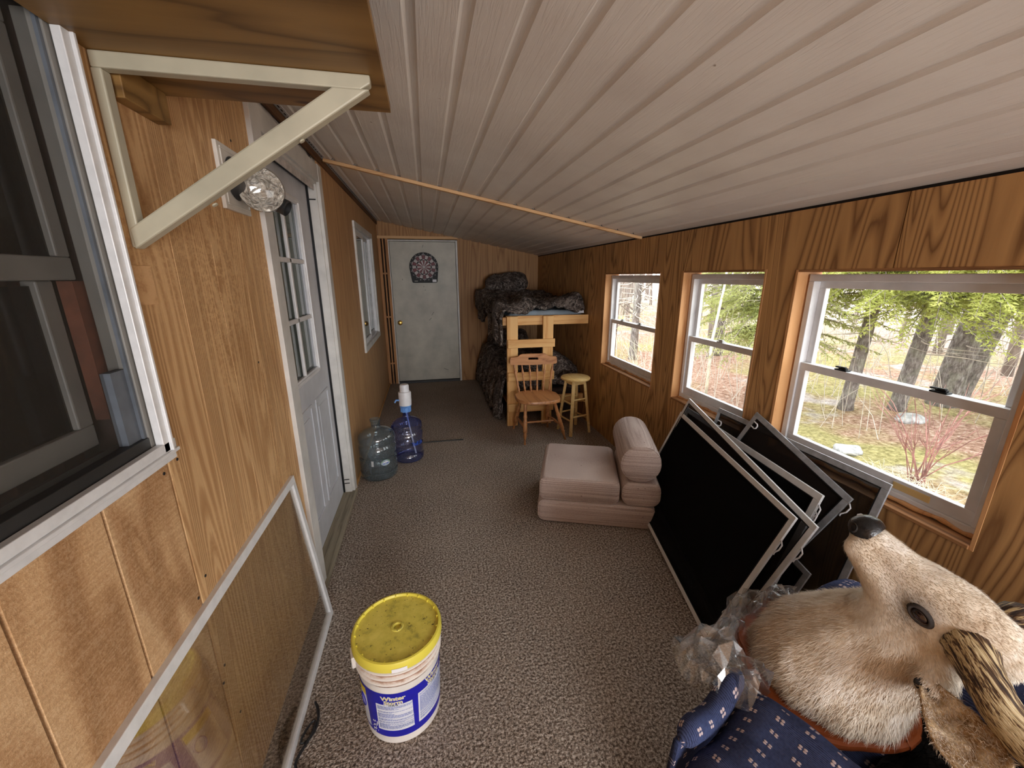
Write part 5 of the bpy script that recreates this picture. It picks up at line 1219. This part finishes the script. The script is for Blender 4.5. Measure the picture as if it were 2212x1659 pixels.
# body: overlapping ellipsoids fused into one skin
bones = [  # (centre, radius)
    [((0.945, 0.615, 0.575), 0.168), ((0.95, 0.60, 0.63), 0.150), ((0.965, 0.565, 0.70), 0.124), ((0.985, 0.525, 0.77), 0.100), ((1.005, 0.485, 0.83), 0.082), ((1.018, 0.445, 0.865), 0.070)],
    [((1.018, 0.430, 0.872), 0.066), ((1.010, 0.462, 0.885), 0.072), ((0.998, 0.505, 0.903), 0.064), ((0.985, 0.548, 0.928), 0.050), ((0.973, 0.585, 0.955), 0.041), ((0.963, 0.607, 0.973), 0.035), ((0.957, 0.618, 0.983), 0.027)],
    [((0.985, 0.525, 0.855), 0.062), ((0.963, 0.565, 0.903), 0.044), ((0.937, 0.606, 0.948), 0.027)],      # jaw
    [((1.03, 0.405, 0.865), 0.056), ((1.018, 0.43, 0.84), 0.066)],
    [((0.955, 0.435, 0.80), 0.035), ((0.925, 0.415, 0.775), 0.03)],      # left ear root
]
bm = bmesh.new()
for ch in bones:
    for (c0, r0), (c1, r1) in zip(ch[:-1], ch[1:]):
        for i in range(6):
            f = i / 5; c_ = V(c0).lerp(V(c1), f); r_ = r0 + (r1 - r0) * f
            fx = 1.0
            mt = Matrix.Translation(c_) @ Matrix.Diagonal((r_ * fx, r_, r_, 1))
            bmesh.ops.create_icosphere(bm, subdivisions=2, radius=1.0, matrix=mt)
for v in bm.verts:
    if v.co.z < 0.567: v.co.z = 0.567
me = bpy.data.meshes.new('tmp'); bm.to_mesh(me); bm.free()
tmp = bpy.data.objects.new('tmp', me); COL.objects.link(tmp)
md = tmp.modifiers.new('r', 'REMESH'); md.mode = 'VOXEL'; md.voxel_size = 0.007
md = tmp.modifiers.new('s', 'SMOOTH'); md.factor = 0.5; md.iterations = 10
bpy.context.view_layer.update()
vs_, fs_, ns_ = soup(tmp); bpy.data.objects.remove(tmp)
for i, v in enumerate(vs_):
    vs_[i] = v + ns_[i] * (0.004 * mnoise.noise(v * 22))
mb = MB(); mb.add(vs_, fs_); body = mb.build('head_and_neck', 'cream_fur', DM, smooth=180, normals=False)
def tanval(p):   # browner hair on the throat and brisket, cream face
    t_ = max(0.0, min(1.0, (p.y - 0.60) * 6 + (0.74 - p.z) * 2.2)); t_ *= max(0, min(1, (0.86 - p.z) * 8))
    crease = exp(-((p - V((0.93, 0.455, 0.74))).length / 0.05) ** 2)
    return min(1, t_ * 0.6 + 0.45 * crease)
at = body.data.attributes.new('tan', 'FLOAT', 'POINT'); at.data.foreach_set('value', [tanval(v) for v in vs_])
EYE_L = min(vs_, key=lambda q: (q - V((0.9475, 0.470, 0.888))).length_squared)
def duskval(p):   # smoky hair round the eyes and behind the nose
    d1 = (p - EYE_L - V((-0.002, 0.012, 0.004))).length; d2 = (p - V((0.955, 0.625, 0.99))).length
    return min(1, 0.8 * exp(-(d1 / 0.030) ** 2) + 0.7 * exp(-(d2 / 0.036) ** 4))
body.data.attributes.new('dusky', 'FLOAT', 'POINT').data.foreach_set('value', [duskval(v) for v in vs_])
poll_p = V((1.03, 0.41, 0.87)); nose_p = V((0.955, 0.625, 0.99)); base_p = V((0.93, 0.66, 0.56))
def flow(p):
    th = (p - nose_p).length / ((p - nose_p).length + (p - poll_p).length + 1e-6)
    onhead = p.z > 0.80
    hd = (poll_p - nose_p).normalized(); nk = V((-0.28, 0.25, -0.93)).normalized()
    if onhead:
        k_ = max(0, min(1, (0.90 - p.z) / 0.10)) * 0.6
        return hd * (1 - k_) + nk * k_
    return nk + (p - V((0.96, 0.58, p.z))) * 1.5
def flen(p):
    if (p - nose_p).length < 0.036: return 0.0
    if (p - V((0.945, 0.470, 0.888))).length < 0.028: return 0.25
    return max(0.6, min(1.7, 0.6 + (0.93 - p.z) * 3.4))
mb, roots = strands((vs_, fs_, ns_), 85000, 0.0165, 0.0006, flow, 0.11, 11, 0.2, flen)
fur = mb.build('coat_hair', 'cream_fur', DM, normals=False); fur['kind'] = 'stuff'
at = fur.data.attributes.new('tan', 'FLOAT', 'POINT'); tv = []
rr = random.Random(4)
for p in roots: tv += [min(1, max(0, tanval(p) + rr.gauss(0, 0.12)))] * 5
at.data.foreach_set('value', tv)
tv = []
for p in roots: tv += [min(1, max(0, duskval(p) + rr.gauss(0, 0.06)))] * 5
fur.data.attributes.new('dusky', 'FLOAT', 'POINT').data.foreach_set('value', tv)
# nose pad, nostrils, eye, ears, antlers
mb = MB()
def nosef(u, v):
    a = u * 2 * pi; b = v * pi * 0.62; d = (nose_p - V((0.985, 0.55, 0.935))).normalized(); sx = d.cross(V((0, 0, 1))).normalized(); sz = sx.cross(d)
    return nose_p - d * 0.014 + d * (0.034 * cos(b)) + (sx * cos(a) * 0.037 + sz * (sin(a) * 0.033 + 0.006)) * sin(b)
mb.grid(nosef, 24, 12, True); np_ = mb.build('nose_pad', 'nose_black', DM, smooth=180)
nd = (nose_p - V((0.985, 0.55, 0.935))).normalized(); nsx = nd.cross(V((0, 0, 1))).normalized(); nsz = nsx.cross(nd)
for sg in (-1, 1):
    c_ = nose_p + nd * 0.0035 + nsx * sg * 0.0265 + nsz * 0.0005; mb = MB()
    mb.lathe([(0.012, 0.0), (0.010, 0.006), (0.006, 0.004), (0.001, -0.006)], 14, c_, (nd * 0.6 + nsx * sg * 0.8)); mb.build('nostril', 'dark_gap', np_, smooth=60)
ec = V((0.9475, 0.470, 0.888))
# place the eye on the skin nearest to that point
bi = min(range(len(vs_)), key=lambda i: (vs_[i] - ec).length_squared); ec = vs_[bi]; en_ = ns_[bi]
hdv = (nose_p - poll_p).normalized(); ex1 = (hdv - en_ * hdv.dot(en_)).normalized(); ex2 = en_.cross(ex1)
def ell(c_, a, b, h_, n1=24, n2=8):
    mb = MB(); mb.grid(lambda u, v: c_ + (ex1 * cos(u * 2 * pi) * a + ex2 * sin(u * 2 * pi) * b) * sin(v * pi / 2 + 1e-3) + en_ * h_ * cos(v * pi / 2), n1, n2, True); return mb
mb = MB(); mb.grid(lambda u, v: ec + (ex1 * cos(u * 2 * pi) * 1.4 + ex2 * sin(u * 2 * pi)) * (0.0112 + 0.0078 * v) + en_ * (0.008 * sin((1 - v) * pi * 0.75) - 0.002), 30, 6, True); er = mb.build('eyelid', 'eye_ring', DM, smooth=180)
ell(ec - en_ * 0.003, 0.0170, 0.0124, 0.011).build('eye', 'eye_glass', DM, smooth=180)
bj = min(range(len(vs_)), key=lambda i: (vs_[i] - V((1.07, 0.475, 0.905))).length_squared); ec2 = vs_[bj]; en2 = ns_[bj]
ec, en_ = ec2, en2; ex1 = (hdv - en_ * hdv.dot(en_)).normalized(); ex2 = en_.cross(ex1)
ell(ec - en_ * 0.003, 0.019, 0.0145, 0.012).build('eye', 'eye_glass', DM, smooth=180)
def ear_mesh(root, tip, wide, side, cup, nrm_):
    root, tip = V(root), V(tip); ax = (tip - root); L = ax.length; ax.normalize(); s_ = ax.cross(V(nrm_)).normalized(); n_ = s_.cross(ax)
    def fn(u, v):
        wv = wide * (0.45 + 1.05 * sin(min(1, v * 1.25) * pi * 0.62)) * (1 - max(0, v - 0.72) ** 2 * 5.0)
        t_ = (u - 0.5) * 2
        return root + ax * (L * v) + s_ * (t_ * wv) + n_ * (cup * (t_ * t_) * (1 - 0.55 * v) + 0.006 * mnoise.noise(V((u * 6, v * 8, side)))) + ax * 0.012 * mnoise.noise(V((u * 9, side, 2))) * v
    return fn
mb = MB(); mb.grid(ear_mesh((0.905, 0.41, 0.772), (0.862, 0.285, 0.742), 0.031, 1, 0.028, (-0.45, -0.35, 0.82)), 22, 26); ear = mb.build('ear', 'ear_skin', DM, smooth=180, solid=0.004)
bpy.context.view_layer.update(); sv, sf_, sn = soup(ear)
mbh, rts = strands((sv, sf_, sn), 3500, 0.011, 0.0006, lambda p: V((-0.3, -0.9, -0.2)), 0.4, 21, 0.5); hh = mbh.build('ear_hair', 'cream_fur', ear, normals=False); hh['kind'] = 'stuff'
hh.data.attributes.new('tan', 'FLOAT', 'POINT').data.foreach_set('value', [0.35] * len(hh.data.vertices))
mb = MB(); mb.grid(ear_mesh((1.085, 0.395, 0.86), (1.20, 0.30, 0.865), 0.036, 5, 0.028, (0.2, -0.5, 0.8)), 20, 22); mb.build('ear', 'ear_skin', DM, smooth=180, solid=0.004)
mb = MB(); mb.lathe([(0.013, 0), (0.011, 0.003), (0.002, 0.001)], 16, V((0.899, 0.418, 0.784)), (-0.55, -0.25, 0.8)); mb.build('ear_canal', 'dark_gap', DM)
def antler(path, radii, name):
    mb = MB(); n = 18; P_ = [V(p) for p in path]
    # resample
    pts, rs = [], []
    for i in range(len(P_) - 1):
        for j in range(10):
            f = j / 10; p0 = P_[max(i - 1, 0)]; p1 = P_[i]; p2 = P_[i + 1]; p3 = P_[min(i + 2, len(P_) - 1)]
            pts.append(0.5 * ((2 * p1) + (p2 - p0) * f + (2 * p0 - 5 * p1 + 4 * p2 - p3) * f * f + (3 * p1 - p0 - 3 * p2 + p3) * f ** 3)); rs.append(radii[i] * (1 - f) + radii[i + 1] * f)
    pts.append(P_[-1]); rs.append(radii[-1])
    mb.tube(pts, rs, n); cnt = len(pts)
    vsn = []
    for k_ in range(len(mb.v)):
        i = k_ // n; c_ = pts[i]; v = V(mb.v[k_]); d = v - c_; j = k_ % n; a = 2 * pi * j / n
        rough = 1 + 0.10 * sin(a * 7 + i * 0.25) * exp(-i / 14) + 0.07 * mnoise.noise(V((cos(a) * 2, sin(a) * 2, i * 0.35))) + (0.12 * mnoise.noise(v * 160) if i < 4 else 0)
        vsn.append(tuple(c_ + d * rough))
    mb.v = vsn; o = mb.build(name, 'antler', DM, smooth=60)
    uvl = o.data.uv_layers.new(name='UVMap')
    for pl_ in o.data.polygons:
        for li in pl_.loop_indices:
            vi = o.data.loops[li].vertex_index; uvl.data[li].uv = (cos(2 * pi * (vi % n) / n) * 0.03, (vi // n) * 0.0017 + sin(2 * pi * (vi % n) / n) * 0.03)
    o.data.attributes.new('burr', 'FLOAT', 'POINT').data.foreach_set('value', [exp(-(k_ // n) / 9.0) for k_ in range(len(mb.v))])
    return o
antler([(0.985, 0.425, 0.858), (0.968, 0.408, 0.868), (0.940, 0.365, 0.850), (0.925, 0.310, 0.815), (0.925, 0.235, 0.80), (0.95, 0.14, 0.86), (1.0, 0.06, 1.0)], [0.022, 0.039, 0.031, 0.030, 0.029, 0.024, 0.014], 'antler')
antler([(1.062, 0.425, 0.892), (1.085, 0.41, 0.903), (1.14, 0.385, 0.90), (1.21, 0.335, 0.895), (1.29, 0.27, 0.92), (1.34, 0.16, 1.0)], [0.02, 0.035, 0.028, 0.027, 0.025, 0.016], 'antler')

# ------------------------------------------------------------------ OUTSIDE: ground, spruces, saplings, shrubs
def gz(x, y):
    r_ = max(0, x - 6); return -0.55 + 0.0 * x + 0.055 * r_ + 0.06 * mnoise.noise(V((x * 0.4, y * 0.4, 0))) + (0.02 * mnoise.noise(V((x * 2, y * 2, 3))))
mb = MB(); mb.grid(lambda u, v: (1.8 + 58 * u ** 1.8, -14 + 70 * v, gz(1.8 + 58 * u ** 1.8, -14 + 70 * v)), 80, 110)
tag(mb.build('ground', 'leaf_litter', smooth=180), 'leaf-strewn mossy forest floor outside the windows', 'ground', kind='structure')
tr = random.Random(12)
def needle_branch(mb, wood_mb, root, dirv, L, droop, dens=1.0, blade=0.042, twl=0.32):
    dirv = V(dirv).normalized(); root = V(root); n = max(5, int(L / 0.055)); pts = []
    for i in range(n + 1):
        t_ = i / n; pts.append(root + dirv * L * t_ + V((0, 0, -droop * t_ * t_ + 0.10 * droop * t_ ** 4)))
    wood_mb.tube(pts[::2] if len(pts) > 4 else pts, [0.014 * (1 - 0.85 * i / max(1, len(pts[::2]) - 1)) for i in range(len(pts[::2]))] if len(pts) > 4 else 0.008, 4, cap=False)
    side = dirv.cross(V((0, 0, 1))).normalized()
    for i in range(1, n + 1):
        t_ = i / n
        for sg in (-1, 1):
            tl = twl * (1.15 - t_) * tr.uniform(0.6, 1.2); p = pts[i]; d = (side * sg * tr.uniform(0.5, 1) + dirv * tr.uniform(0.4, 0.9) + V((0, 0, -tr.uniform(0.1, 0.9)))).normalized()
            m_ = max(3, int(tl / 0.011 * dens))
            for j in range(m_):
                q = p + d * tl * (j + 0.5) / m_; dd = (d * 0.8 + V((tr.gauss(0, 0.55), tr.gauss(0, 0.55), tr.gauss(0, 0.55)))).normalized(); s_ = dd.cross(V((tr.gauss(0, 1), tr.gauss(0, 1), tr.gauss(0, 1)))).normalized() * blade * 0.2
                o = len(mb.v); mb.v += [tuple(q - s_), tuple(q + s_), tuple(q + dd * blade * tr.uniform(0.7, 1.3))]; mb.f.append((o, o + 1, o + 2))
def spruce(x, y, r, hgt, lean, label, branches, needles='spruce_needles', dead=0, flare=1.5, group=None):
    z0 = gz(x, y); T = thing('spruce_tree', (x, y, z0), label, 'tree', group)
    path = [V((x, y, z0 - 0.1)), V((x, y, z0 + 0.12)), V((x + lean[0] * 0.2, y + lean[1] * 0.2, z0 + hgt * 0.2)), V((x + lean[0] * 0.6, y + lean[1] * 0.6, z0 + hgt * 0.6)), V((x + lean[0], y + lean[1], z0 + hgt))]
    mb = MB(); mb.tube(path, [r * flare, r * 1.15, r, r * 0.85, r * 0.6], 18)
    for i, v in enumerate(mb.v): mb.v[i] = tuple(V(v) + V((mnoise.noise(V(v) * 6), mnoise.noise(V(v) * 6 + V((9, 0, 0))), 0)) * r * 0.12)
    mb.build('trunk', 'spruce_bark', T, smooth=180)
    fm, wm = MB(), MB()
    for (zb, ang, L, droop) in branches:
        f = (zb - z0) / hgt; p = V((x + lean[0] * f, y + lean[1] * f, zb)); d = V((cos(ang), sin(ang), 0.12))
        needle_branch(fm, wm, p, d, L, droop)
    if fm.f: fo_ = fm.build('needles', needles, T, normals=False); fo_['kind'] = 'stuff'
    if wm.f: wm.build('boughs', 'bark_dead', T, smooth=180, normals=False)
    dm = MB()
    for _ in range(dead):
        zb = z0 + tr.uniform(0.8, 2.4); a = tr.uniform(0, 2 * pi); p = V((x, y, zb)); pts = [p]
        for k_ in range(5): pts.append(pts[-1] + V((cos(a), sin(a), tr.uniform(-0.35, 0.1))) * tr.uniform(0.12, 0.3)); a += tr.gauss(0, 0.3)
        dm.tube(pts, [0.009, 0.008, 0.006, 0.005, 0.004, 0.002], 4, cap=False)
    if dm.f: dm.build('dead_twigs', 'pale_twig', T, smooth=180, normals=False)
    return T
def br(n, z0, z1, a0, a1, L, droop):
    return [(tr.uniform(z0, z1), tr.uniform(a0, a1), L * tr.uniform(0.7, 1.2), droop * tr.uniform(0.7, 1.3)) for _ in range(n)]
spruce(7.17, 4.60, 0.092, 7, (0.1, -0.5), 'middle of three big spruce trunks outside the nearest window', br(46, 1.25, 2.3, 2.6, 5.2, 2.0, 0.75), dead=8)
spruce(6.55, 4.90, 0.08, 7, (0.0, -0.3), 'leftmost big spruce trunk in the nearest window, partly behind twigs', br(40, 1.2, 2.3, 2.2, 4.9, 1.7, 0.8), dead=10)
spruce(8.0, 4.55, 0.15, 8, (0.2, -0.45), 'stoutest spruce trunk, right of centre in the nearest window', br(50, 1.3, 2.4, 2.6, 5.4, 2.6, 0.85), dead=6)
spruce(8.5, 4.65, 0.11, 8, (0.9, -0.7), 'leaning spruce trunk just right of the stoutest one', br(26, 1.5, 2.6, 2.6, 5.6, 2.4, 0.8), dead=4)
spruce(5.7, 5.9, 0.09, 6, (-0.1, -0.2), 'dark spruce with drooping boughs seen through the middle window', br(70, 0.5, 2.2, 2.2, 5.6, 1.5, 0.6), 'spruce_needles_dark', dead=26)
spruce(7.4, 9.0, 0.1, 7, (0, 0), 'farther spruce between the middle and nearest windows', br(28, 1.0, 3.0, 2.2, 5.6, 1.6, 0.8), 'spruce_needles_dark', dead=16)
spruce(5.2, 9.4, 0.09, 6, (0, 0), 'thin bare-limbed spruce in the farthest window', [], dead=46)
spruce(9.5, 1.8, 0.2, 8, (0.3, 0), 'spruce at the right edge of the nearest window', br(40, 1.4, 2.5, 1.6, 4.6, 2.6, 0.8), dead=6)
# bare saplings of the wood behind
def sapling(label, group, x, y, r, h_):
    z0 = gz(x, y); T = thing('bare_tree', (x, y, z0), label, 'tree', group); lx, ly = tr.gauss(0, 0.25), tr.gauss(0, 0.25)
    mb = MB(); mb.tube([(x, y, z0 - 0.1), (x + lx * 0.4, y + ly * 0.4, z0 + h_ * 0.4), (x + lx, y + ly, z0 + h_)], [r, r * 0.8, r * 0.4], 7); mb.build('trunk', 'grey_bark', T, smooth=180)
    mb = MB()
    for _ in range(7):
        f = tr.uniform(0.12, 0.8); p = V((x + lx * f, y + ly * f, z0 + h_ * f)); a = tr.uniform(0, 2 * pi); L = tr.uniform(0.5, 1.5)
        q = p + V((cos(a) * L * 0.5, sin(a) * L * 0.5, L * 0.35)); e_ = q + V((cos(a + 0.4) * L * 0.4, sin(a + 0.4) * L * 0.4, L * tr.uniform(0.1, 0.5)))
        mb.tube([p, q, e_], [r * 0.3, r * 0.2, r * 0.08], 3, cap=False)
    mb.build('branches', 'pale_twig' if tr.random() < 0.4 else 'bark_dead', T, smooth=180, normals=False)
for _ in range(95):
    d = tr.uniform(9.5, 34); a = radians(tr.uniform(8, 74)); x, y = 1.7 + d * cos(a), d * sin(a)
    if x < 4.5: x += 3.5
    sapling('slender bare grey tree in the wood behind the spruces', 'bare trees in the wood behind', x, y, tr.uniform(0.03, 0.11) * (1 + d * 0.02), tr.uniform(5, 9))
# thin brush in the middle distance
mb = MB()
for _ in range(900):
    d = tr.uniform(5.5, 24); a = radians(tr.uniform(6, 76)); x, y = 1.7 + d * cos(a), d * sin(a)
    if x < 3.6: continue
    z0 = gz(x, y); h_ = tr.uniform(0.4, 1.9); lx, ly = tr.gauss(0, 0.25), tr.gauss(0, 0.25); r_ = 0.0022 + 0.0006 * d
    mb.tube([(x, y, z0 - 0.05), (x + lx * 0.5, y + ly * 0.5, z0 + h_ * 0.55), (x + lx * 1.4, y + ly * 1.4, z0 + h_)], [r_, r_ * 0.7, r_ * 0.3], 3, cap=False)
tag(mb.build('undergrowth', 'pale_twig', smooth=180, normals=False), 'tangle of bare twiggy brush between the trees', 'brush', kind='stuff')
# shrubs near the windows
def shrub(x, y, n, h_, label, mat='shrub_stem', spread=0.5):
    z0 = gz(x, y); T = thing('bare_shrub', (x, y, z0), label, 'shrub'); mb = MB()
    for _ in range(n):
        a = tr.uniform(0, 2 * pi); s_ = tr.uniform(0.2, 1) * spread; H_ = h_ * tr.uniform(0.6, 1.1); p = V((x + tr.gauss(0, 0.03), y + tr.gauss(0, 0.03), z0 - 0.02))
        pts = [p, p + V((cos(a) * s_ * 0.25, sin(a) * s_ * 0.25, H_ * 0.4)), p + V((cos(a) * s_ * 0.6, sin(a) * s_ * 0.6, H_ * 0.75)), p + V((cos(a) * s_, sin(a) * s_, H_))]
        mb.tube(pts, [0.006, 0.005, 0.004, 0.002], 4, cap=False)
        for k_ in range(3):
            q = pts[1 + k_ % 2]; b = a + tr.gauss(0, 0.9); mb.tube([q, q + V((cos(b) * 0.15, sin(b) * 0.15, 0.14)), q + V((cos(b) * 0.24, sin(b) * 0.24, 0.3))], [0.0035, 0.0028, 0.0014], 3, cap=False)
    mb.build('stems', mat, T, smooth=180, normals=False)
    return T
shrub(4.9, 2.8, 16, 1.1, 'red-stemmed bare shrub in the middle of the nearest window', spread=0.75)
shrub(4.5, 4.35, 12, 1.5, 'tall bare shrub at the left edge of the nearest window', 'pale_twig', 0.5)
shrub(5.6, 1.9, 8, 1.0, 'bare shrub low at the right of the nearest window', spread=0.6)
shrub(4.0, 7.0, 7, 0.9, 'straw-coloured bare shrub low in the farthest window', 'dry_grass', 0.4)
# dry grass tufts, stones, snow scraps
def tuft(x, y, label):
    z0 = gz(x, y); mb = MB()
    for _ in range(120):
        a = tr.uniform(0, 2 * pi); L = tr.uniform(0.08, 0.3); p = V((x + tr.gauss(0, 0.12), y + tr.gauss(0, 0.16), z0)); q = p + V((cos(a) * L, sin(a) * L, tr.uniform(0.02, 0.16))); mb.tube([p, p.lerp(q, 0.5) + V((0, 0, 0.05)), q], [0.003, 0.0022, 0.001], 3, cap=False)
    tag(mb.build('grass_tuft', 'dry_grass', smooth=180, normals=False), label, 'grass', kind='stuff')
tuft(4.75, 2.75, 'pale dry grass tuft at the foot of the red-stemmed shrub'); tuft(4.3, 3.7, 'pale dry grass tuft below the tall shrub in the nearest window')
def rock(x, y, s_, label, mat='stone'):
    bm = bmesh.new(); bmesh.ops.create_icosphere(bm, subdivisions=3, radius=1); c_ = V((x, y, gz(x, y) + s_ * 0.15))
    for v in bm.verts: d = 1 + 0.3 * mnoise.noise(v.co * 1.7 + V((x, y, 0))); v.co = V((v.co.x * s_ * 1.3 * d, v.co.y * s_ * d, v.co.z * s_ * 0.5 * d)) + c_
    me = bpy.data.meshes.new('rock'); bm.to_mesh(me); bm.free(); me.materials.append(MATS[mat]); me.polygons.foreach_set('use_smooth', [True] * len(me.polygons))
    o = bpy.data.objects.new('field_stone' if mat == 'stone' else 'snow_patch', me); COL.objects.link(o); tag(o, label, 'stone' if mat == 'stone' else 'snow')
rock(6.85, 4.2, 0.16, 'grey field stone at the foot of the middle spruce trunk'); rock(5.0, 3.6, 0.13, 'pale stone among the leaves left of the red-stemmed shrub')
rock(3.9, 1.95, 0.14, 'scrap of old snow nearest the window sill', 'snow'); rock(4.25, 2.35, 0.10, 'small scrap of old snow left of the nearest one', 'snow'); rock(5.9, 5.4, 0.2, 'patch of old snow beside the left spruce trunk', 'snow')
# thin bare birch stem against the middle window
z0 = gz(4.3, 5.35); TB = thing('bent_birch', (4.3, 5.35, z0), 'thin pale leaning stem crossing the middle window', 'tree')
mb = MB(); mb.tube([(4.25, 5.3, z0 - 0.1), (4.28, 5.35, 0.6), (4.45, 5.45, 1.4), (4.6, 5.6, 2.4)], [0.024, 0.02, 0.017, 0.012], 8); mb.build('stem', 'dry_grass', TB, smooth=180)
